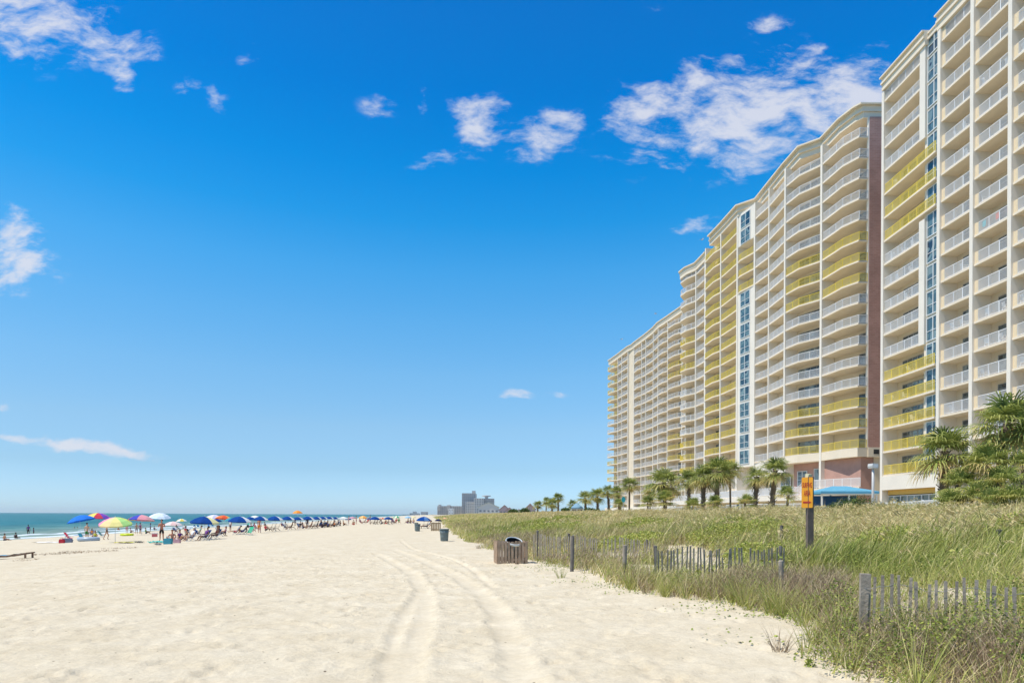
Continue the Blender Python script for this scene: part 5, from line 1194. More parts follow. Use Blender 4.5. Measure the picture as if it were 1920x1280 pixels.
def figure(pose, female=False):
    """joints of a figure that faces -Y, feet on z=0"""
    s = 1 if not female else .94
    V = Vector; J = {}; Rr = {}
    def set_(n, p, r): J[n] = tuple(V(p)); Rr[n] = r
    up = V((0, 0, 1))
    if pose in ('stand', 'walk', 'phone', 'hips'): pel = V((0, 0, .95 * s)); lean = V((0, 0, 1))
    elif pose == 'wade': pel = V((0, 0, .62)); lean = V((0, -.05, 1))
    elif pose == 'chair': pel = V((0, .05, .36)); lean = V((0, .42, 1)).normalized()
    elif pose == 'ground': pel = V((0, .1, .12)); lean = V((0, .12, 1)).normalized()
    elif pose == 'lounge': pel = V((0, .1, .36)); lean = V((0, .85, .75)).normalized()
    elif pose == 'surf': pel = V((0, 0, .10)); lean = V((0, -.1, 1)).normalized()
    elif pose == 'swim': pel = V((0, 0, -.55)); lean = V((0, 0, 1))
    T = .52 * s; q = lambda f, dy=0: pel + lean * T * f + V((0, dy, 0))
    hw = (.095 if not female else .10); sw = (.185 if not female else .16)
    set_('pelvis', pel, (.125, .10)); set_('waist', q(.38), (.105 if female else .12, .085)); set_('chest', q(.78), (.14 if female else .16, .105)); set_('neckbase', q(1.0), (.075, .07))
    hd = (lean + up).normalized() if pose in ('chair', 'lounge') else up
    set_('neck', q(1.0) + hd * .075, .052); set_('jaw', q(1.0) + hd * .15 + V((0, -.025, 0)), (.068, .075)); set_('head', q(1.0) + hd * .235 + V((0, -.015, 0)), (.078, .098)); set_('crown', q(1.0) + hd * .315, (.055, .065))
    set_('nose', V(J['head']) + V((0, -.105, -.025)), .014)
    E = [('pelvis', 'waist'), ('waist', 'chest'), ('chest', 'neckbase'), ('neckbase', 'neck'), ('neck', 'jaw'), ('jaw', 'head'), ('head', 'crown'), ('head', 'nose')]
    for sd, nm in ((-1, 'l'), (1, 'r')):
        hip = pel + V((sd * hw, 0, -.05)); sh = q(.93) + V((sd * sw, 0, 0))
        th, sh_l = .43 * s, .42 * s
        if pose in ('stand', 'phone', 'hips'): kn = hip + V((sd * .02, -.015, -th)); an = kn + V((sd * .01, .03, -sh_l)); an.z = .07; toe = an + V((sd * .03, -.17, -.045))
        elif pose == 'walk': kn = hip + V((0, -.16 * sd, -th * .95)); an = kn + V((0, .10 if sd > 0 else .16, -sh_l)); an.z = max(.07, an.z); toe = an + V((0, -.17, -.04))
        elif pose == 'wade': kn = hip + V((0, -.03, -th)); an = kn + V((0, .02, -.3)); toe = an + V((0, -.15, -.04))
        elif pose == 'chair': kn = hip + V((sd * .06, -.43, .08)); an = kn + V((sd * .02, -.16, -.36)); an.z = .07; toe = an + V((sd * .02, -.17, -.03))
        elif pose == 'lounge': kn = hip + V((sd * .04, -.42, .10)); an = kn + V((0, -.40, -.10)); toe = an + V((0, -.06, .14))
        elif pose == 'ground': kn = hip + V((sd * .16, -.33, .30)); an = V((hip.x + sd * .12, hip.y - .55, .07)); toe = an + V((sd * .04, -.16, -.04))
        elif pose == 'surf': kn = hip + V((sd * .10, -.38, .18)); an = V((hip.x + sd * .08, hip.y - .72, .0)); toe = an + V((0, -.10, .08))
        else: kn = hip + V((0, 0, -.4)); an = kn + V((0, .05, -.4)); toe = an + V((0, -.15, -.04))
        if pose == 'phone': el = sh + V((sd * .07, -.05, -.28)); wr = el + V((-sd * .12, -.20, .12))
        elif pose == 'hips': el = sh + V((sd * .20, .06, -.22)); wr = el + V((-sd * .15, -.08, -.18))
        elif pose == 'chair': el = sh + V((sd * .10, -.08, -.26)); wr = el + V((-sd * .02, -.24, -.02))
        elif pose == 'ground': el = sh + V((sd * .10, -.14, -.24)); wr = el + V((-sd * .02, -.20, .02))
        elif pose in ('lounge', 'surf'): el = sh + V((sd * .10, .04, -.27)); wr = el + V((0, -.16, -.17))
        elif pose == 'swim': el = sh + V((sd * .22, -.10, -.08)); wr = el + V((sd * .12, -.18, .02))
        else: el = sh + V((sd * .06, .03, -.29)); wr = el + V((sd * .01, -.07 - (.12 * sd if pose == 'walk' else 0), -.24))
        f = .9 if female else 1
        set_('hip' + nm, hip, .098); set_('thigh' + nm, hip.lerp(kn, .45), .082); set_('knee' + nm, kn, .058); set_('calf' + nm, kn.lerp(an, .35), .056 * f); set_('ankle' + nm, an, .036); set_('toe' + nm, toe, (.042, .026))
        set_('shoulder' + nm, sh, .062 * f); set_('upper' + nm, sh.lerp(el, .5), .050 * f); set_('elbow' + nm, el, .040 * f); set_('fore' + nm, el.lerp(wr, .4), .038 * f); set_('wrist' + nm, wr, .027)
        d = (wr - el).normalized(); palm = wr + d * .06; set_('palm' + nm, palm, (.036, .022))
        side = d.cross(V((0, 1, .3))).normalized()
        E += [('pelvis', 'hip' + nm), ('hip' + nm, 'thigh' + nm), ('thigh' + nm, 'knee' + nm), ('knee' + nm, 'calf' + nm), ('calf' + nm, 'ankle' + nm), ('ankle' + nm, 'toe' + nm), ('chest', 'shoulder' + nm), ('shoulder' + nm, 'upper' + nm), ('upper' + nm, 'elbow' + nm), ('elbow' + nm, 'fore' + nm), ('fore' + nm, 'wrist' + nm), ('wrist' + nm, 'palm' + nm)]
        cur_ = d.cross(side).normalized()
        for k, (o_, ln) in enumerate(((-.030, .068), (-.010, .080), (.011, .076), (.031, .060))):
            a = palm + side * o_ + d * .036; b = a + d * ln * .5 + cur_ * .006; c = b + d * ln * .4 + cur_ * .016
            set_('fa%d%s' % (k, nm), a, .010); set_('fb%d%s' % (k, nm), b, .0085); set_('fc%d%s' % (k, nm), c, .007); E += [('palm' + nm, 'fa%d%s' % (k, nm)), ('fa%d%s' % (k, nm), 'fb%d%s' % (k, nm)), ('fb%d%s' % (k, nm), 'fc%d%s' % (k, nm))]
        a = palm - d * .02 - side * .035; b = a + d * .035 - side * .02; set_('ta' + nm, a, .012); set_('tb' + nm, b, .009); E += [('palm' + nm, 'ta' + nm), ('ta' + nm, 'tb' + nm)]
    return J, E, Rr
POSES = {}
def pose_meshes(pose, female):
    key = (pose, female)
    if key in POSES: return POSES[key]
    J, E, Rr = figure(pose, female); D = {'body': skin_obj(J, E, Rr, 'pelvis')}
    def sub(names, grow_, rootn, cut=None):
        jj = {n: J[n] for n in names if n in J}; rr = {}
        for n in jj:
            r = Rr[n]; rr[n] = tuple(x + grow_ for x in r) if isinstance(r, tuple) else r + grow_
        ee = [(a, b) for a, b in E if a in jj and b in jj]
        if cut:
            for a, b, f in cut:
                nn2 = a + 'cut'; jj[nn2] = tuple(Vector(J[a]).lerp(Vector(J[b]), f)); rb = Rr[b]; rr[nn2] = (rb if not isinstance(rb, tuple) else rb[0]) + grow_ * 1.7; ee.append((a, nn2))
        return skin_obj(jj, ee, rr, rootn)
    D['trunks'] = sub(['pelvis', 'hipl', 'hipr', 'thighl', 'thighr'], .018, 'pelvis', [('thighl', 'kneel', .55), ('thighr', 'kneer', .55), ('pelvis', 'waist', .45)])
    D['swimsuit'] = sub(['pelvis', 'waist', 'chest', 'hipl', 'hipr'], .010, 'pelvis', [('hipl', 'thighl', .12), ('hipr', 'thighr', .12)])
    D['bikini_bottom'] = sub(['pelvis', 'hipl', 'hipr'], .010, 'pelvis', [('pelvis', 'waist', .3)])
    D['shirt'] = sub(['pelvis', 'waist', 'chest', 'neckbase', 'shoulderl', 'shoulderr'], .016, 'waist', [('shoulderl', 'upperl', .9), ('shoulderr', 'upperr', .9)])
    h = Vector(J['head']); c = Vector(J['crown']); ax = (c - Vector(J['jaw'])).normalized()
    mb = MB(); n = 12; cen = h + Vector((0, .022, .012)); prof = [(.001, .125), (.052, .113), (.085, .075), (.098, .03), (.098, -.01), (.080, -.045 if not female else -.03)]
    if female: prof += [(.085, -.10), (.075, -.20), (.03, -.24)]
    vs = []
    for r, z in prof:
        for k in range(n):
            a = 2 * math.pi * k / n; y = math.sin(a) * r * 1.08; x = math.cos(a) * r * .92
            if z < .05 and y < 0: y *= .35 if z > -.02 else -.15
            vs.append(cen + Vector((x, y + .012, z)))
    mb.add(vs, [(i * n + k, i * n + (k + 1) % n, (i + 1) * n + (k + 1) % n, (i + 1) * n + k) for i in range(len(prof) - 1) for k in range(n)]); D['hair'] = mb.mesh('hair', True)
    hm = MB(); hm.lathe([(.001, .13), (.07, .12), (.10, .05), (.105, .035), (.19, .02), (.19, .012), (.10, .02)], 14, tuple(h + Vector((0, .01, .02)))); D['hat'] = hm.mesh('hat', True)
    POSES[key] = D; return D
SKIN = [pbr('skin_%s' % n, c, .5, spec=.35) for n, c in (('tan', (.46, .235, .13)), ('fair', (.60, .36, .235)), ('brown', (.20, .095, .05)), ('red', (.52, .22, .13)), ('deep', (.085, .045, .028)))]
HAIR = [pbr('hair_dark', (.02, .014, .01), .6), pbr('hair_brown', (.10, .055, .028), .6), pbr('hair_blond', (.38, .26, .11), .6), pbr('hair_grey', (.30, .29, .28), .6)]
CLOTH = {}
def cloth(c):
    c = tuple(c)
    if c not in CLOTH: CLOTH[c] = pbr('cloth', c, .85, var=.12, scale=6)
    return CLOTH[c]
NAVY, BLACK, GREEN, RED, WHITE, TEAL, PINK, GREY, BLUE, PURP, ORANGE, YEL = (.02, .035, .09), (.012, .012, .014), (.03, .22, .05), (.55, .03, .05), (.75, .75, .73), (.02, .42, .38), (.70, .20, .26), (.16, .17, .19), (.03, .14, .50), (.16, .05, .22), (.75, .25, .04), (.75, .68, .06)
MESHCACHE = {}
def dressed(mesh, mat, key):
    k = (key, mat.name)
    if k not in MESHCACHE: c = mesh.copy(); c.materials.clear(); c.materials.append(mat); MESHCACHE[k] = c
    return MESHCACHE[k]
def person_at(p, pose, lab, wear, skin=0, hair=0, female=False, rz=0.0, h=1.75, hat=None, group='people on the beach'):
    D = pose_meshes(pose, female); kk = (pose, female)
    o = thing('person', lab, 'person', p, rz, group, scale=h / (1.75 if not female else 1.66))
    body = put('body', dressed(D['body'], SKIN[skin], kk + ('body',)), None, o)
    for part, col in wear: put({'trunks': 'trunks', 'swimsuit': 'swimsuit', 'bikini_bottom': 'bikini', 'shirt': 'shirt'}[part], dressed(D[part], cloth(col), kk + (part,)), None, o)
    if hat: put('hat', dressed(D['hat'], cloth(hat), kk + ('hat',)), None, o)
    put('hair', dressed(D['hair'], HAIR[hair], kk + ('hair',)), None, o)
    return o
def person(px, py, *a, dz=0.0, **k):
    g = ground_at(px, py)
    if g.z < SEA - .12: g = at_z(px, py, SEA - .12)
    g.z += dz; return person_at(g, *a, **k)
# ------------------------------------------------------------------ umbrellas, chairs, mats
POLE_W = pbr('white_pole', (.70, .70, .68), .4); POLE_D = pbr('wood_pole', (.30, .20, .11), .7)
UB = pbr('rental_blue_canvas', (.005, .052, .23), .8, spec=.08, var=.08, scale=2, per_object=.10)
PALETTE = {}
def canv(c):
    c = tuple(c)
    if c not in PALETTE: PALETTE[c] = pbr('canvas', c, .8, spec=.1, var=.05, scale=3)
    return PALETTE[c]
def umbrella(px, ytop, wpx, gy, lab, cols, tilt=(0, 0), group='beach umbrellas', flap=True, base=None, pole=None, drop=.21):
    g = base or ground_at(px, gy); Y = g.y; zt = at_y(px, ytop, Y).z; h = max(1.2, zt - g.z); r = wpx * .90 / 2 / F * Y
    u = ray(px, ytop)[0]; dx = u * Y - g.x
    o = thing('beach_umbrella', lab, 'umbrella', g, 0, group)
    top = Vector((dx, 0, h)); m = MB(); m.tube([(0, 0, -.25), tuple(top - Vector((0, 0, .02)))], .019, 8); put('pole', m.mesh('pole'), pole or POLE_W, o)
    n = 8 if len(cols) != 6 else 6; n = 16 if False else n; sub = 4; rings = [(0.0, 0.0), (.35, .05), (.7, .17), (1.0, .34)]; d = r * 2 * drop / .34
    Rm = Euler((R(tilt[0]), R(tilt[1]), 0)).to_matrix(); m = MB(); N = n * sub; vs = []; fs = []; mi = []
    for rr, dz in rings:
        for k in range(N):
            a = 2 * math.pi * (k / N) + .2; f = (k % sub) / sub; sc = 1 - .035 * math.sin(math.pi * f) * (rr > .3) ; sag = -.02 * r * math.sin(math.pi * f) * rr
            vs.append(Rm @ Vector((math.cos(a) * rr * r * sc, math.sin(a) * rr * r * sc, -dz * d + sag)))
    for i in range(3):
        for k in range(N): fs.append((i * N + k, (i + 1) * N + k, (i + 1) * N + (k + 1) % N, i * N + (k + 1) % N)); mi.append((k // sub) % len(cols))
    if flap:                                               # hanging valance
        b = len(vs)
        for k in range(N): v = vs[3 * N + k]; vs.append(Vector((v.x * 1.005, v.y * 1.005, v.z - (.13 - .03 * abs(math.sin(math.pi * (k % sub) / sub))) * min(1, r))))
        for k in range(N): fs.append((3 * N + k, b + k, b + (k + 1) % N, 3 * N + (k + 1) % N)); mi.append((k // sub) % len(cols))
    m.v = [tuple(v + top) for v in vs]; m.f = fs; m.m = mi
    put('canopy', m.mesh('canopy'), [c if not isinstance(c, tuple) else canv(c) for c in cols], o)
    rb = MB()
    for k in range(n): a = 2 * math.pi * k / n + .2; e = Rm @ Vector((math.cos(a) * r, math.sin(a) * r, -.34 * d - .01)) + top; rb.tube([tuple(top + Rm @ Vector((0, 0, -.03))), tuple(top + Rm @ Vector((math.cos(a) * r * .7, math.sin(a) * r * .7, -.17 * d - .015))), tuple(e)], .006, 5)
    put('rib', rb.mesh('rib'), POLE_W, o)
    tp = MB(); tp.lathe([(.001, .10), (.018, .08), (.03, .0), (.03, -.03)], 8, tuple(top)); put('finial', tp.mesh('finial'), POLE_W, o)
    return o
FRM = pbr('chair_tube', (.60, .60, .60), .3, metal=.6); WOODC = pbr('chair_wood', (.22, .13, .075), .75, var=.15, scale=4)
def sling_chair(col, n='beach_chair'):
    """low folding beach chair that faces -Y"""
    P = {}
    f = MB()
    for s in (-.27, .27):
        f.tube([(s, -.28, 0), (s, .10, .34), (s, .30, .50)], .014, 6); f.tube([(s, .32, 0), (s, -.22, .30)], .014, 6); f.tube([(s, .02, .26), (s, .45, .86)], .014, 6); f.bar((s, -.24, .47), (s, .30, .50), .05, .025); f.tube([(s, -.22, .30), (s, -.24, .46)], .012, 6)
    f.tube([(-.27, -.28, .01), (.27, -.28, .01)], .013, 6); f.tube([(-.27, .32, .01), (.27, .32, .01)], .013, 6); P['frame'] = f.mesh('frame')
    m = MB(); pts = [(-.24, .31), (-.05, .25), (.05, .27), (.20, .48), (.45, .86)]
    m.add([(x, y, z) for y, z in pts for x in (-.26, .26)], [(2 * i, 2 * i + 1, 2 * i + 3, 2 * i + 2) for i in range(4)]); P['sling'] = m.mesh('sling'); return P
SL = sling_chair(None)
def beach_chair(p, lab, col, rz, sc=1.0, group='folding beach chairs'):
    o = thing('beach_chair', lab, 'beach chair', p, rz, group, scale=sc)
    put('frame', dressed(SL['frame'], FRM, 'cframe'), None, o); put('sling', dressed(SL['sling'], cloth(col), 'csling'), None, o); return o
def wood_chair_mesh():
    P = {}
    m = MB()
    for i in range(7): x = -.27 + .09 * i; m.bar((x, .02, .30), (x, .36, 1.12), .075, .018, up=(0, 1, 0))
    P['backrest'] = m.mesh('backrest'); m = MB()
    for i in range(7): y = -.62 + .10 * i; m.bar((-.29, y, .36 - .01 * i), (.29, y, .36 - .01 * i), .075, .02)
    P['seat'] = m.mesh('seat'); 
    for k, s in enumerate((-.28, .28)):
        m = MB(); m.bar((s, -.60, 0), (s, -.56, .36), .06, .05, up=(0, 1, 0)); m.bar((s, .30, 0), (s, -.02, .34), .06, .05, up=(0, 1, 0)); m.bar((s, -.62, .33), (s, .06, .28), .035, .07); m.bar((s, -.4, .55), (s, .28, .55), .08, .025); m.bar((s, -.38, .35), (s, -.38, .55), .05, .04, up=(0, 1, 0)); P['side_frame%d' % k] = m.mesh('side_frame')
    return P
WC = wood_chair_mesh()
def wood_chair(p, lab, rz, sc=1.0, group='wooden rental chairs under the blue umbrellas', mat=None):
    o = thing('wooden_chair', lab, 'beach chair', p, rz, group, scale=sc)
    for k, me in WC.items(): put('side_frame' if k.startswith('side') else k, dressed(me, mat or WOODC, k), None, o)
    return o
def mat_on_sand(px, py, wpx, dpx, lab, cols, name='beach_towel', cat='towel', h=.02, rz=.1, rumple=.02, dz=0):
    g = ground_at(px, py); Y = g.y; w = wpx / F * Y; d = dpx; n = 10; m = MB(); q = np.random.default_rng(int(px * 7 + py)); vs = []
    Hh = rumple * q.random((n + 1, n + 1)) + h
    for i in range(n + 1):
        for j in range(n + 1): vs.append((w * (i / n - .5), d * (j / n - .5), Hh[i, j] + .05 * 0))
    fs = [(i * (n + 1) + j, (i + 1) * (n + 1) + j, (i + 1) * (n + 1) + j + 1, i * (n + 1) + j + 1) for i in range(n) for j in range(n)]
    m.add(vs, fs); m.m = [(f // n) % len(cols) for f in range(len(fs))]
    # skirt so the cloth has an edge
    me = m.mesh(name); o = put(name, me, [cloth(c) for c in cols], None, (g.x, g.y, g.z + .02 + dz), rz); return tag(o, lab, cat)
def bag(px, py, w, h, lab, col, name='beach_bag', rz=0.0):
    g = ground_at(px, py); o = thing(name, lab, 'bag', g, rz); m = MB(); pr = [(-w / 2, 0), (w / 2, 0), (w * .56, h * .5), (w * .45, h), (-w * .45, h), (-w * .56, h * .5)]; n = 6
    m.add([(x, -w * .3, z) for x, z in pr] + [(x, w * .3, z) for x, z in pr], [tuple(range(n)), tuple(range(n, 2 * n))[::-1]] + [(i, n + i, n + (i + 1) % n, (i + 1) % n) for i in range(n)]); put('body', m.mesh('body'), cloth(col), o)
    m = MB(); m.tube([(-w * .25, 0, h * .95), (-w * .2, 0, h * 1.35), (w * .2, 0, h * 1.35), (w * .25, 0, h * .95)], .02, 6); put('handle', m.mesh('handle'), cloth(col), o); return o
def cooler(px, py, w, h, lab, col, lid):
    g = ground_at(px, py); o = thing('cooler', lab, 'cooler', g, .3); m = MB(); m.box(-w / 2, -w * .3, 0, w / 2, w * .3, h * .78); put('box', m.mesh('box'), cloth(col), o)
    m = MB(); m.box(-w * .53, -w * .33, h * .783, w * .53, w * .33, h); put('lid', m.mesh('lid'), cloth(lid), o); m = MB(); m.tube([(-w * .54, 0, h * .6), (-w * .54, 0, h * 1.2), (w * .54, 0, h * 1.2), (w * .54, 0, h * .6)], .015, 6); put('handle', m.mesh('handle'), cloth(WHITE), o)

# ---- the group under the first umbrellas (left)
R6 = [(.62, .10, .42), (.80, .55, .08), (.35, .04, .45), (.30, .50, .08), (.80, .30, .05), (.75, .65, .15), (.60, .05, .08), (.20, .08, .45)]
umbrella(150, 965.5, 52, 1003, 'bright blue umbrella tilted seaward, leftmost of all', [(.02, .17, .62)], (4, -12))
umbrella(184, 961, 46, 996, 'purple, yellow and red striped umbrella behind the leftmost blue one', R6, (3, 4))
umbrella(216, 969, 62, 1016.5, 'pastel umbrella in lime, mint, turquoise and pink wedges, nearest one', [(.62, .68, .16), (.30, .66, .20), (.50, .80, .62), (.03, .45, .55), (.75, .25, .40), (.80, .60, .30), (.82, .72, .28), (.45, .75, .25)], (10, 3), drop=.22)
umbrella(266, 964.5, 50, 1002, 'rainbow umbrella with salmon-pink wedges, third big one from the left', [(.70, .32, .34), (.62, .40, .36), (.78, .30, .36), (.75, .66, .10), (.72, .12, .05), (.06, .07, .42), (.70, .30, .34), (.68, .36, .36)], (-4, 2))
umbrella(301, 961.5, 41, 990, 'white umbrella with pale blue tint behind the standing man in black shorts', [(.72, .78, .82), (.62, .72, .80)], (8, 8))
umbrella(324, 977, 38, 990, 'low pale pink umbrella behind the reclining couple', [(.74, .50, .46), (.72, .62, .58)], (5, 0))
umbrella(384, 967.5, 56, 1011, 'large navy umbrella with one white and one yellow wedge', [(.75, .75, .72), UB, UB, UB, UB, UB, UB, (.74, .70, .35)], (2, 3), drop=.21)
umbrella(402, 964.5, 34, 986, 'pale lavender umbrella peeping out behind the large navy one', [(.56, .52, .72), (.68, .68, .78)], (6, 6))
umbrella(420, 965.5, 34, 989, 'red and yellow umbrella between two navy ones', [(.72, .10, .04), (.78, .45, .06), (.70, .16, .05)], (-6, 4))
umbrella(450, 967.5, 46, 1001, 'navy umbrella over the two people lying back in chairs', [UB, UB, UB, UB, UB, UB, UB, (.66, .68, .70)], (2, 3), drop=.21)
umbrella(478, 966, 24, 986, 'cream umbrella behind the start of the navy row', [(.72, .74, .62), (.66, .70, .66)], (3, 0))
person(163, 1012, 'stand', 'man in green shorts seen from behind, under the bright blue umbrella', [('trunks', GREEN)], 1, 0, rz=R(175), h=1.80)
person(200, 1011, 'walk', 'woman in black swimsuit bending into the pastel umbrella shade', [('swimsuit', BLACK)], 1, 1, True, R(120), 1.68)
person(303, 1013, 'phone', 'man in black shorts standing with both hands raised to his chest', [('trunks', BLACK)], 3, 0, rz=R(20), h=1.80)
person(238, 999, 'stand', 'dark-haired woman standing in shallow water behind the pastel umbrella', [('swimsuit', PINK)], 1, 0, True, R(200), 1.62)
person(263, 1000, 'stand', 'person in dark shirt standing behind the rainbow umbrella', [('shirt', PURP), ('trunks', NAVY)], 0, 0, rz=R(160), h=1.70)
person(256, 1000, 'stand', 'tanned person with grey shorts standing left of the rainbow umbrella pole', [('trunks', GREY)], 0, 1, rz=R(30), h=1.68)
person(322, 1016, 'ground', 'sunburnt man sitting on the sand with knees apart, right of the standing man', [('trunks', NAVY)], 3, 1, rz=R(15), h=1.80)
person(338, 1012, 'ground', 'person in purple top sitting beside the sunburnt man', [('shirt', PURP), ('trunks', BLACK)], 1, 0, True, R(40), 1.62)
g0 = [(358, 1014, 'left', WHITE, 1, 2), (384, 1013, 'middle', PURP, 2, 0), (404, 1010, 'right', RED, 3, 1)]
for px, py, wd, c, sk, hr in g0:
    g = ground_at(px, py); beach_chair(g, '%s one of three blue folding chairs under the large navy umbrella' % wd, (.04, .10, .30), R(-35), 1.0)
    person_at(g, 'chair', 'person in the %s folding chair under the large navy umbrella' % wd, [('shirt' if c != RED else 'swimsuit', c), ('trunks', NAVY)] if c != RED else [('swimsuit', c)], sk, hr, c == RED, R(-35), 1.7, hat=WHITE if wd == 'left' else None)
for px, py, wd, sk in ((441, 1002, 'left', 0), (454, 1001, 'right', 2)):
    g = ground_at(px, py); beach_chair(g, '%s striped chair of the reclining pair under the second navy umbrella' % wd, (.10, .14, .28), R(-60)); person_at(g, 'lounge', '%s person of the reclining pair under the second navy umbrella' % wd, [('trunks', PURP if sk else RED)], sk, 0, bool(sk), R(-60), 1.7)
g = ground_at(467, 1003); beach_chair(g, 'green folding chair standing empty right of the reclining pair', (.03, .40, .22), R(-20), 1.0)
g = ground_at(464, 987); beach_chair(g, 'green folding chair farther back under the navy row', (.03, .36, .24), R(-20), 1.0)
g = ground_at(130, 1013); beach_chair(g, 'bright pinkish-red folding chair at the left under the blue umbrella', (.66, .03, .10), R(150), 1.05)
g = ground_at(155, 1013); beach_chair(g, 'turquoise folding chair beside the man in green shorts', (.03, .32, .52), R(170), .9)
g = ground_at(191, 1007); beach_chair(g, 'blue-green folding chair left of the woman in black swimsuit', (.03, .26, .36), R(150), 1.0)
g = ground_at(290, 1005); cooler(290, 1006, .52, .44, 'red cooler with pale lid left of the standing man in black shorts', (.66, .16, .16), (.72, .62, .60))
bag(116, 1018, .40, .38, 'small red bag at the left end of the beach group', RED); bag(126, 1017, .75, .42, 'grey-blue bundle beside the small red bag', (.22, .25, .33), 'blanket_bundle', .3)
bag(315, 1020, .50, .42, 'teal beach bag before the sunburnt man', (.06, .32, .40)); bag(332, 1018, .42, .30, 'pink and grey bag right of the teal beach bag', (.60, .35, .38))
# inflatable grey-white whale-like float becomes a plain float
def ring_float(px, py, rw, rh, lab, col, flat=1.0, name='pool_float'):
    g = ground_at(px, py); m = MB(); n, k = 24, 10; vs = []
    for i in range(n):
        a = 2 * math.pi * i / n
        for j in range(k): b = 2 * math.pi * j / k; vs.append(((rw + rh * math.cos(b)) * math.cos(a), (rw * .6 + rh * math.cos(b)) * math.sin(a), rh + rh * math.sin(b) * flat))
    m.add(vs, [(i * k + j, ((i + 1) % n) * k + j, ((i + 1) % n) * k + (j + 1) % k, i * k + (j + 1) % k) for i in range(n) for j in range(k)]); o = put(name, m.mesh(name, True), pbr('vinyl', col, .3), None, g, .1); return tag(o, lab, 'float')
ring_float(238, 1004, .72, .16, 'flat yellow-green inflatable float lying right of the pastel umbrella', (.62, .72, .02), 1.0)
ring_float(166, 1014, .85, .20, 'pale grey-blue inflatable float before the man in green shorts', (.38, .46, .54), 1.1)
mat_on_sand(236, 1018, 32, 1.1, 'mustard yellow towel on the sand below the pastel umbrella pole', [(.66, .55, .10), (.60, .60, .22)], rumple=.10)
mat_on_sand(298, 1018, 30, 1.2, 'turquoise towel on the sand before the standing man', [(.03, .50, .44), (.06, .56, .50)], rumple=.16)
mat_on_sand(90, 1017, 46, 1.3, 'white towel spread flat left of the small red bag', [(.78, .76, .72)], rumple=.06)
mat_on_sand(262, 1018, 12, .5, 'small dark heap of clothes between the mustard and turquoise towels', [(.05, .05, .06)], 'clothes_heap', 'clothes', rumple=.14)
mat_on_sand(296, 1022, 10, .4, 'little grey cloth in front of the turquoise towel', [(.16, .18, .20)], 'clothes_heap', 'clothes', rumple=.1)
# bathers in the wash
person(29, 1010, 'surf', 'bather in dark top sitting in the wash, second from the left', [('shirt', BLACK)], 2, 0, rz=R(170), h=1.75)
person(8, 1013, 'surf', 'leftmost bather sitting in shallow water, bare back', [('trunks', NAVY)], 0, 0, rz=R(160), h=1.75)
person(53, 1003, 'stand', 'adult in dark clothes standing at the water edge beside a child', [('shirt', PURP), ('trunks', BLACK)], 2, 0, rz=R(200), h=1.75)
person(63, 1002, 'stand', 'small child standing at the water edge beside the adult in dark clothes', [('swimsuit', PURP)], 2, 0, True, R(150), 1.20)
person(140, 991, 'swim', 'left one of two swimmers showing head and shoulders in the sea', [('trunks', NAVY)], 0, 0, rz=R(30), h=1.7, dz=.22); person(145, 991, 'swim', 'right one of two swimmers showing head and shoulders in the sea', [('trunks', NAVY)], 1, 1, rz=R(80), h=1.7, dz=.22)
person(222, 994, 'ground', 'small seated figure in the wash left of the dark-haired woman', [('swimsuit', RED)], 0, 0, True, R(40), 1.5)
person(290, 994, 'ground', 'dark-haired person sitting far back at the water edge behind the cooler', [('shirt', NAVY)], 0, 0, rz=R(180), h=1.7)
# ---- the long row of navy rental umbrellas
row = [(489, 967.5, 30, 998.5), (516, 967, 32, 996.5), (540, 967.5, 27, 994.5), (559, 968.5, 23, 992.5), (578, 967.5, 25, 991.0), (594, 968, 21, 989.5), (606, 968, 19, 988.6), (618, 968, 18, 987.6), (629, 968.5, 16, 986.8)]
nm = ['first', 'second', 'third', 'fourth', 'fifth', 'sixth', 'seventh', 'eighth', 'ninth']
for i, (px, yt, w, gy) in enumerate(row):
    umbrella(px, yt, w, gy, '%s umbrella of the long navy row, counted from its nearest left end' % nm[i], [UB, UB, UB, UB, UB, UB, UB, (.66, .68, .70)], (1, 2), 'navy rental umbrellas in a long row', drop=.22)
umbrella(470, 968.5, 22, 992, 'partly hidden navy umbrella just left of the long navy row', [UB], (1, 2), drop=.22)
person(486, 998, 'stand', 'sunburnt person in orange trunks standing under the start of the navy row', [('trunks', ORANGE)], 3, 1, rz=R(170), h=1.72)
chairs = [(507, 995.5, .2), (514, 995, .2), (521, 994.5, .2), (544, 992.5, .2), (551, 992, .2), (581, 990.5, .3), (588, 990, .3), (593, 989.5, .3), (611, 988.5, .3), (617, 988, .3), (623, 987.5, .3), (629, 987, .3)]
cw = ['nearest of three wooden chairs under the second row umbrella', 'middle of three wooden chairs under the second row umbrella', 'farthest of three wooden chairs under the second row umbrella', 'left wooden chair of the pair under the third row umbrella', 'right wooden chair of the pair under the third row umbrella',
      'left wooden chair under the fifth row umbrella', 'middle wooden chair under the fifth row umbrella', 'right wooden chair under the fifth row umbrella', 'left wooden chair of four near the row end', 'second wooden chair of four near the row end', 'third wooden chair of four near the row end', 'right wooden chair of four near the row end']
for (px, py, a), lab in zip(chairs, cw): wood_chair(ground_at(px, py), lab, R(-75) + a * .3, 1.0)
for px, py, sk, lab in ((545, 992.4, 0, 'person in the left chair under the third row umbrella'), (582, 990.4, 3, 'person in the left chair under the fifth row umbrella'), (593.3, 989.4, 2, 'person in the right chair under the fifth row umbrella'), (611, 988.4, 0, 'person in the left chair of four near the row end'), (623, 987.4, 3, 'person in the third chair of four near the row end')):
    person_at(ground_at(px, py), 'chair', lab, [('trunks', NAVY), ('shirt', (.25, .08, .07) if sk == 3 else (.12, .08, .08))], sk, 0, False, R(-75), 1.7)
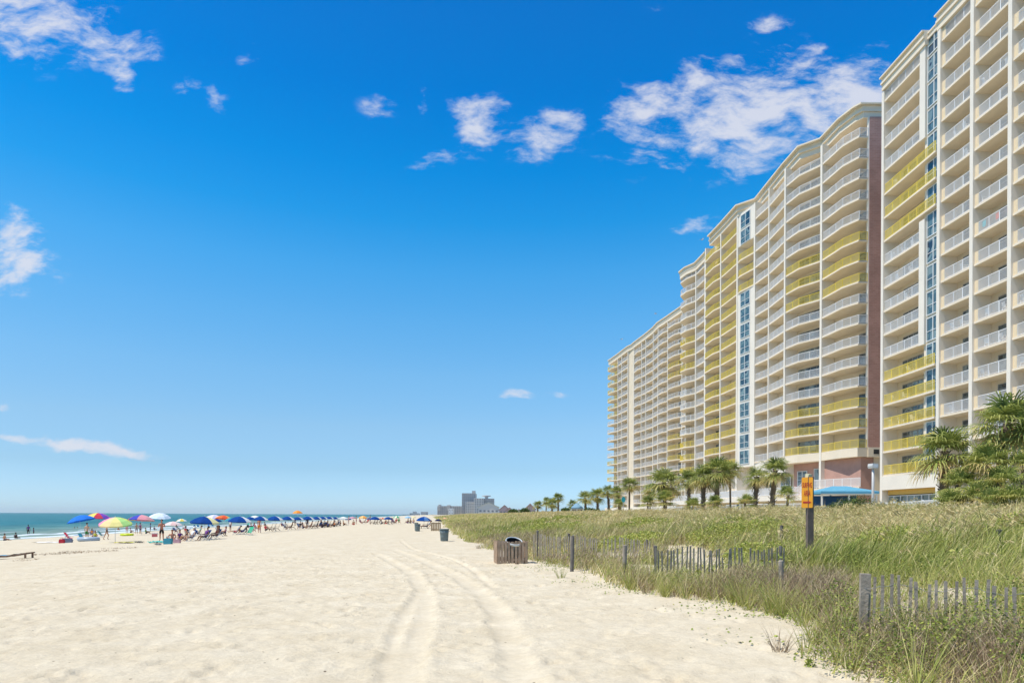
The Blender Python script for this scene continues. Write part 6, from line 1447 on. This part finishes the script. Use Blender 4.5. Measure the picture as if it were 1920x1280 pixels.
umbrella(558, 956.5, 20, 981, 'tall orange umbrella rising above the navy row', [(.80, .26, .03), (.78, .32, .06)], (2, 0), drop=.26)
umbrella(572, 964, 5, 985, 'tiny closed teal umbrella sticking up from the navy row', [(.03, .30, .32)], (0, 0), flap=False, drop=.5)
# white frame tent and the far groups
def frame_tent(px0, px1, ytop, gy, lab, col):
    g = ground_at((px0 + px1) / 2, gy); Y = g.y; w = (px1 - px0) / 2 / F * Y; h = at_y(px0, ytop, Y).z - g.z; o = thing('canopy_tent', lab, 'tent', g, 0.1)
    m = MB(); e = [(-w, -w), (w, -w), (w, w), (-w, w)]; m.add([(x, y, h * .82) for x, y in e] + [(0, 0, h)] + [(x, y, h * .72) for x, y in e], [(0, 1, 4), (1, 2, 4), (2, 3, 4), (3, 0, 4), (0, 5, 6, 1), (1, 6, 7, 2), (2, 7, 8, 3), (3, 8, 5, 0)]); put('canopy', m.mesh('canopy'), cloth(col), o)
    for x, y in e: m = MB(); m.bar((x * .97, y * .97, 0), (x * .97, y * .97, h * .82), .04, .04, up=(0, 1, 0)); put('leg', m.mesh('leg'), POLE_W, o)
frame_tent(635, 652, 968, 985, 'small white frame tent at the far end of the navy row', (.70, .70, .66))
far_umb = [(681, 966.5, 18, 983, 'small orange umbrella on the far beach', [(.78, .34, .08), (.80, .50, .20)]), (703, 968, 22, 983, 'left navy umbrella of the far pair on the open sand', [UB]), (728, 968.5, 18, 983, 'right navy umbrella of the far pair on the open sand', [UB]), (744, 966.5, 15, 982, 'far umbrella in green and cream wedges', [(.08, .40, .20), (.70, .72, .55)]),
           (795, 968, 31, 990, 'navy umbrella over a lounging person, beside the grey trash can', [UB, UB, UB, UB, UB, UB, (.10, .22, .45), UB]), (822, 973, 15, 991, 'very dark blue umbrella behind the tan crate', [(.015, .02, .06)]), (765, 967, 14, 980, 'pale blue umbrella far off between the last groups', [(.30, .50, .68)]), (776, 967.5, 9, 979, 'tiny yellowish umbrella in the far distance', [(.70, .62, .34)]), (661, 968, 14, 982, 'pinkish umbrella beyond the white frame tent', [(.55, .30, .36)]), (834, 972.5, 7, 984, 'small peach umbrella against the dune grass far off', [(.78, .42, .24)])]
for px, yt, w, gy, lab, cols in far_umb: umbrella(px, yt, w, gy, lab, cols, (1, 2), 'umbrellas on the far beach', drop=.24)
fp = [(663, 983.5, 'ground', 0, RED, 'person sitting alone on sand right of the white frame tent'), (676, 981.5, 'chair', 3, PURP, 'left person of the group under the small orange umbrella'), (683, 981.2, 'chair', 0, NAVY, 'middle person of the group under the small orange umbrella'), (689, 981, 'chair', 2, RED, 'right person of the group under the small orange umbrella'),
      (724, 981.5, 'ground', 0, RED, 'person sitting between the far pair of navy umbrellas'), (742, 981, 'chair', 3, RED, 'person in red under the green and cream umbrella'), (748, 980.7, 'chair', 0, GREEN, 'person in green under the green and cream umbrella'), (764, 980.5, 'ground', 2, PURP, 'left one of three tiny figures seated on far sand'), (769, 980.4, 'ground', 2, NAVY, 'middle one of three tiny figures seated on far sand'), (775, 980.2, 'ground', 0, BLUE, 'right one of three tiny figures seated on far sand'), (654, 982, 'stand', 3, RED, 'standing figure beyond the white frame tent'), (668, 982, 'stand', 0, PURP, 'standing figure left of the small orange umbrella'),
      (645, 984.5, 'ground', 0, BLACK, 'person sitting in front of the white frame tent'), (637, 985, 'ground', 2, NAVY, 'dark seated figure at the left foot of the white frame tent')]
for px, py, po, sk, c, lab in fp: person(px, py, po, lab, [('trunks', c)] + ([('shirt', c)] if po == 'chair' else []), sk, 0, rz=random.random() * 6, h=1.7)
for k, (px, py) in enumerate(((701, 982.5), (706, 982.2), (711, 982))): wood_chair(ground_at(px, py), '%s wooden chair under the left far navy umbrella' % ('left', 'middle', 'right')[k], R(-70))
for k, (px, py) in enumerate(((727, 982.2), (733, 982))): wood_chair(ground_at(px, py), '%s wooden chair under the right far navy umbrella' % ('left', 'right')[k], R(-70))
g = ground_at(799, 991); wood_chair(g, 'wooden chair under the navy umbrella beside the grey trash can', R(-85)); person_at(g, 'lounge', 'person lying back under the navy umbrella beside the grey trash can', [('trunks', GREY), ('shirt', WHITE)], 0, 0, False, R(-85), 1.75)
# bystanders between umbrellas along the far side of the row
by = [(345, 992, 'chair', 0, WHITE, 'person under the low pale pink umbrella, right side'), (333, 992, 'chair', 2, TEAL, 'person under the low pale pink umbrella, left side'), (498, 990, 'chair', 0, GREY, 'seated person behind the sunburnt one in orange trunks'), (529, 986, 'ground', 2, RED, 'small figure at the water side behind the second row umbrella'), (553, 985, 'stand', 0, NAVY, 'figure standing at the water side behind the third row umbrella'), (602, 983.5, 'stand', 3, RED, 'figure standing behind the sixth row umbrella'), (567, 986, 'ground', 1, BLUE, 'figure sitting behind the fourth row umbrella')]
for px, py, po, sk, c, lab in by: person(px, py, po, lab, [('shirt', c), ('trunks', NAVY)], sk, 0, rz=random.random() * 6, h=1.68)
for k, (px, py) in enumerate(((365, 989), (372, 989), (392, 988), (399, 988))): beach_chair(ground_at(px, py), '%s bright blue chair far back under the large navy umbrella' % ('first', 'second', 'third', 'fourth')[k], (.08, .32, .62), R(180), 1.05)
# the wooden lounger at the left edge
def lounger():
    g = ground_at(24, 1047.5); a = ground_at(44, 1042); rz = math.atan2(a.y - g.y, a.x - g.x) + .10; o = thing('wooden_lounger', 'low brown wooden lounger cut by the left edge, towel on it', 'lounger', g, R(12)); o.scale = (1, 1, .62)
    WL = pbr('lounger_wood', (.27, .165, .105), .8, var=.2, scale=5)
    for s in (-.31, .31): m = MB(); m.bar((-1.5, s, .14), (-.1, s, .22), .05, .09); m.bar((-.1, s, .22), (.82, s, .50), .05, .09); put('side_rail', m.mesh('side_rail'), WL, o)
    for s in (-.34, .34):
        m = MB(); m.bar((.70, s, .0), (.70, s, .46), .07, .07, up=(1, 0, 0)); put('leg', m.mesh('leg'), WL, o); m = MB(); m.bar((-1.3, s, .0), (-1.3, s, .16), .07, .07, up=(1, 0, 0)); put('leg', m.mesh('leg'), WL, o)
    m = MB()
    for k in range(12): x = -1.45 + .115 * k; m.bar((x, -.33, .20 + .007 * k), (x, .33, .20 + .007 * k), .085, .02)
    put('seat', m.mesh('seat'), WL, o); m = MB()
    for k in range(8): x = -.05 + .115 * k; z = .285 + .035 * k; m.bar((x, -.33, z), (x, .33, z), .085, .02)
    put('backrest', m.mesh('backrest'), WL, o)
    m = MB(); n = 8; vs = []
    for i in range(n + 1):
        x = -1.0 + 1.35 * i / n; z = (.26 if x < -.1 else .30 + .035 * (x + .05) / .115) + .012 * (i % 2)
        for j in range(5): vs.append((x, -.27 + .135 * j, z + .02 * math.sin(i * 2.1 + j * 1.7)))
    m.add(vs, [(i * 5 + j, (i + 1) * 5 + j, (i + 1) * 5 + j + 1, i * 5 + j + 1) for i in range(n) for j in range(4)]); m.m = [0 if (i // 4) < 4 else 1 for i in range(n * 4)]
    t = put('beach_towel', m.mesh('beach_towel'), [cloth((.05, .28, .42)), cloth((.20, .22, .25))], None, g + Vector((0, 0, .02)), R(12)); t.scale = (1, 1, .62); tag(t, 'blue and dark grey towel lying on the brown wooden lounger', 'towel')
lounger()

# more of the crowd: people round the umbrellas, each with a top of its own colour
def crowd(rows):
    for px, py, po, sk, top, cn, where, fem in rows:
        person(px, py, po, '%s in %s top %s' % ({'ground': 'person sitting on sand', 'chair': 'person in a low seat', 'stand': 'standing person', 'walk': 'walking person', 'phone': 'standing person, hands raised,'}[po], cn, where), [('shirt', top), ('trunks', NAVY)], sk, 1 if fem else 0, fem, random.random() * 6, 1.70 if not fem else 1.62)
        if po == 'chair': beach_chair(ground_at(px, py), 'folding chair under the person in %s top %s' % (cn, where), (.05, .12, .34), random.random() * 6)
crowd([(246, 998, 'ground', 1, WHITE, 'white', 'left of the rainbow umbrella', True), (275, 1000, 'ground', 0, GREEN, 'green', 'under the rainbow umbrella', False), (282, 997, 'stand', 2, BLUE, 'blue', 'right of the rainbow umbrella', True), (330, 999, 'chair', 3, WHITE, 'white', 'below the low pale pink umbrella', False),
       (350, 1003, 'chair', 1, RED, 'red', 'left of the large navy umbrella', True), (347, 1013, 'ground', 0, BLACK, 'black', 'between the sunburnt man and the blue chairs', False), (372, 1005, 'chair', 0, TEAL, 'teal', 'behind the three blue chairs', False), (413, 1005, 'chair', 2, ORANGE, 'orange', 'right of the three blue chairs', True), (421, 1000, 'ground', 3, PURP, 'purple', 'left of the reclining pair', True),
       (432, 995, 'stand', 0, WHITE, 'white', 'behind the reclining pair', False), (473, 997, 'chair', 1, BLACK, 'black', 'behind the empty green chair', False), (480, 993, 'chair', 3, PINK, 'pink', 'at the very start of the navy row', True), (499, 994, 'ground', 0, RED, 'red', 'under the first row umbrella', False), (535, 991.5, 'chair', 2, WHITE, 'white', 'left of the third row umbrella pole', False),
       (562, 991, 'chair', 0, BLACK, 'black', 'under the fourth row umbrella', False), (569, 990.5, 'ground', 3, GREY, 'grey', 'between the fourth and fifth row umbrellas', True), (576, 989.8, 'stand', 2, BLACK, 'black', 'beside the fifth row umbrella pole', False), (599, 989, 'chair', 0, RED, 'red', 'under the sixth row umbrella', True), (604, 988.7, 'ground', 3, PURP, 'purple', 'under the seventh row umbrella', False), (608, 988.2, 'chair', 2, BLACK, 'black', 'right of the seventh row umbrella pole', False),
       (615, 987.8, 'ground', 0, BLUE, 'blue', 'under the eighth row umbrella', True), (626, 987, 'ground', 3, ORANGE, 'orange', 'under the ninth row umbrella', False), (632, 986.5, 'chair', 2, GREY, 'grey', 'right of the ninth row umbrella', False), (694, 981.5, 'stand', 0, BLACK, 'black', 'left of the far pair of navy umbrellas', False), (716, 981.8, 'ground', 3, WHITE, 'white', 'right of the left far navy umbrella', True), (737, 981, 'chair', 0, PURP, 'purple', 'left of the green and cream umbrella', True), (172, 1004, 'chair', 1, ORANGE, 'orange', 'right of the man in green shorts', True), (178, 1009, 'ground', 0, YEL, 'yellow', 'before the pale grey-blue float', True)])
extra = [(405, 972, 22, 992, 'small navy umbrella behind the right blue folding chair', [UB]), (432, 970, 22, 990, 'teal umbrella squeezed behind the second big navy one', [(.04, .32, .36), (.05, .26, .34)]), (340, 972, 22, 986, 'small yellow and white umbrella near the water behind the low pink one', [(.75, .60, .10), (.74, .74, .70)]), (463, 970.5, 16, 986, 'small turquoise umbrella far back before the navy row', [(.05, .42, .46)]), (653, 970.5, 13, 981.5, 'small navy umbrella beyond the white frame tent', [UB]), (692, 970, 12, 980.5, 'small navy umbrella between the orange and the far navy ones', [UB]), (716, 970, 12, 980.5, 'small red umbrella between the far pair of navy ones', [(.62, .08, .05), (.68, .60, .45)])]
for px, yt, w, gy, lab, cols in extra: umbrella(px, yt, w, gy, lab, cols, (2, -2), drop=.24)

def weed_line():
    V = []; q = np.random.default_rng(5)
    for (x0, y0), (x1, y1), n in (((62, 1041), (160, 1036), 260), ((110, 1036), (222, 1033), 300), ((190, 1029), (260, 1027), 120), ((20, 1052), (70, 1050), 60)):
        for i in range(n):
            k = q.random(); g = ground_at(x0 + (x1 - x0) * k, y0 + (y1 - y0) * k + q.normal(0, .8)); V.append((g.x, g.y, g.z + .05))
    b = Bank(); P = np.array(V); b.add(*leaves(P, .05 + .07 * q.random(len(P)), np.clip(q.normal(.3, .2, len(P)), 0, 1), .3, .2)); tag(put('seaweed', b.mesh('seaweed'), V_DEAD), 'broken dark line of dry seaweed on the sand at left', 'seaweed', kind='stuff')
weed_line()
# ------------------------------------------------------------------ distant buildings
def facade_mat(name, wall, win, bw, bh, rough=.85):
    m = bpy.data.materials.new(name); m.use_nodes = True; nt = m.node_tree; L = nt.links.new; b = nt.nodes['Principled BSDF']; b.inputs['Roughness'].default_value = rough
    b.inputs['Base Color'].default_value = (*wall, 1)
    return m
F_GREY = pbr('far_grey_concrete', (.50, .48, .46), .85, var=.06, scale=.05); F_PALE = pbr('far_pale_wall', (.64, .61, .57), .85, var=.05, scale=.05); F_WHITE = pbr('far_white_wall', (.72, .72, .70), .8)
F_GLASS = pbr('far_window', (.20, .21, .225), .3); F_ROOF = pbr('far_brown_roof', (.24, .14, .115), .85, var=.1, scale=.3); F_ROOF2 = pbr('far_mauve_roof', (.36, .25, .25), .85); F_GREEN = pbr('far_pale_green_roof', (.46, .52, .47), .8); F_PINK = pbr('far_pink_wall', (.55, .40, .38), .85)
def far_block(root, px0, px1, ytop, Y, depth, mat, rows, cols, name='block', win=(.55, .45), zb=1.5, yoff=0):
    a = at_y(px0, ytop, Y); b = at_y(px1, ytop, Y); bx, by, bz = root.location
    m = MB(); m.box(a.x, Y + yoff, zb, b.x, Y + depth, a.z); m.build(name, mat, root)
    w = MB(); W = (b.x - a.x) / cols; H = (a.z - zb) / rows
    for i in range(cols):
        for j in range(rows):
            x = a.x + W * (i + .5); z = zb + H * (j + .5); w.box(x - W * win[0] / 2, Y + yoff - .35, z - H * win[1] / 2, x + W * win[0] / 2, Y + yoff - .02, z + H * win[1] / 2)
    w.build('window_grid', F_GLASS, root)
def broot(name, lab, px, Y, cat='building'):
    p = at_y(px, 960, Y); return thing(name, lab, cat, (p.x, Y, 1.5))
def gable_house(name, lab, px0, px1, yeave, ytop, Y, wall, roof, cols=3):
    r = broot(name, lab, (px0 + px1) / 2, Y, 'house'); a = at_y(px0, yeave, Y); b = at_y(px1, yeave, Y); zt = at_y(px0, ytop, Y).z; cx = (a.x + b.x) / 2; dp = (b.x - a.x) * .9
    m = MB(); m.box(a.x, Y, 1.5, b.x, Y + dp, a.z); m.add([(a.x, Y, a.z), (b.x, Y, a.z), (cx, Y, zt - .3)], [(0, 1, 2)]); m.build('wall', wall, r)
    o = (b.x - a.x) * .08; m = MB()
    for s, e in ((-1, a.x - o), (1, b.x + o)):
        m.add([(cx, Y - .6, zt), (cx, Y + dp + .6, zt), (e, Y + dp + .6, a.z - .3), (e, Y - .6, a.z - .3), (cx, Y - .6, zt - .35), (cx, Y + dp + .6, zt - .35), (e, Y + dp + .6, a.z - .65), (e, Y - .6, a.z - .65)],
              [(0, 1, 2, 3), (7, 6, 5, 4), (0, 3, 7, 4), (1, 5, 6, 2), (3, 2, 6, 7)])
    m.build('roof', roof, r)
    for i in range(cols):
        x = a.x + (b.x - a.x) * (i + .5) / cols; w = (b.x - a.x) / cols * .25; z = (a.z + 1.5) / 2; MB().box(x - w, Y - .12, z - .7, x + w, Y - .02, z + .8).build('window', F_GLASS, r)
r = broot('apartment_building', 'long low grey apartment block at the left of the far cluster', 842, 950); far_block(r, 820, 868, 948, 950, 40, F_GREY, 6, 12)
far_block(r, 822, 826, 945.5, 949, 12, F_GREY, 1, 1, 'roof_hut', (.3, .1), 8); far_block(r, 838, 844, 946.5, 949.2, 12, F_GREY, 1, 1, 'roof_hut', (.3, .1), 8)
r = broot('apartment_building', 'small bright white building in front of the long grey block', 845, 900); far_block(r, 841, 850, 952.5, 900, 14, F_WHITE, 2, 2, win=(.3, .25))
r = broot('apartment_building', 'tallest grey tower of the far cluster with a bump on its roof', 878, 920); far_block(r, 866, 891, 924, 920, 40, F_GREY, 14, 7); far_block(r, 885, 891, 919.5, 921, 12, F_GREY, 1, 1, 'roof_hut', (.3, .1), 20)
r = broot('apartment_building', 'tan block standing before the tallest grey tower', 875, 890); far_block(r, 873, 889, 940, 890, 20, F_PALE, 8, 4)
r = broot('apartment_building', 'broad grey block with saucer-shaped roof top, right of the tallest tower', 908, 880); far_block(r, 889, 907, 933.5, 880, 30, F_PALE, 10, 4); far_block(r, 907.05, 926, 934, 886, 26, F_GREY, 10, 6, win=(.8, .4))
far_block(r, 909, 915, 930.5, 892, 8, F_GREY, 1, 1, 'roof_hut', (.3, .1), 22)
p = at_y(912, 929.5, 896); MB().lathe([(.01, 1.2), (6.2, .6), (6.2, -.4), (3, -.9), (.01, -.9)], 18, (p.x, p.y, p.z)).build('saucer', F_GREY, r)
gable_house('beach_house', 'wide pale green gabled building before the broad grey block', 897, 935, 950, 941, 620, F_PALE, F_GREEN, 5)
gable_house('beach_house', 'dark brown gabled house right of the pale green gable', 936, 956, 955, 946, 520, F_PINK, F_ROOF, 3)
gable_house('beach_house', 'lower brown gabled house half hidden behind the dune grass', 948, 963, 957, 950.5, 500, F_PINK, F_ROOF, 3)
gable_house('beach_house', 'pink house with mauve roof beside the leftmost palm', 984, 1004, 953, 943, 300, F_PINK, F_ROOF2, 3)
gable_house('beach_house', 'blue-grey cottage roof low behind the dune crest', 966, 980, 958, 953.5, 420, F_PALE, F_ROOF2, 2)
p = at_y(993, 945, 280); o = thing('utility_pole', 'thin grey pole before the pink house', 'pole', (p.x, p.y, 1.7)); m = MB(); m.tube([(0, 0, 0), (0, 0, p.z - 1.7)], [.16, .12], 8); put('pole', m.mesh('pole'), W_GREY, o); m = MB(); m.bar((-.8, 0, p.z - 2.3), (.8, 0, p.z - 2.3), .1, .1); put('crossarm', m.mesh('crossarm'), W_GREY, o)
# two hazy hotels far down the curving coast
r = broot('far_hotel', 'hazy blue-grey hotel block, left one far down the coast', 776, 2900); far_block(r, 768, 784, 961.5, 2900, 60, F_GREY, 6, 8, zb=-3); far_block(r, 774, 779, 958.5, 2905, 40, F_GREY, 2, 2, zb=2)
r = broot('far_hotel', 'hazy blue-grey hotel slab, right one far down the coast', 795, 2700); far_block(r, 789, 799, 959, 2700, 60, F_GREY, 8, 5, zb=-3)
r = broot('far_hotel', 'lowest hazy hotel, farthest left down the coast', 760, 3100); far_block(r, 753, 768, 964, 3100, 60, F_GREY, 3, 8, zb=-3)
# ------------------------------------------------------------------ the air
def haze():
    m = MB(); m.box(-11000, -1900, -8.2, 11000, 11000, 62.0)
    mat = bpy.data.materials.new('haze'); mat.use_nodes = True; nt = mat.node_tree; nt.nodes.clear()
    out = nn(nt, 'ShaderNodeOutputMaterial'); v = nn(nt, 'ShaderNodeVolumePrincipled'); v.inputs['Color'].default_value = (.90, .97, 1.0, 1); v.inputs['Density'].default_value = HAZE; v.inputs['Anisotropy'].default_value = .3
    nt.links.new(v.outputs[0], out.inputs['Volume']); tag(put('haze', m.mesh('haze'), mat), kind='stuff')
HAZE = 6.5e-5
haze()
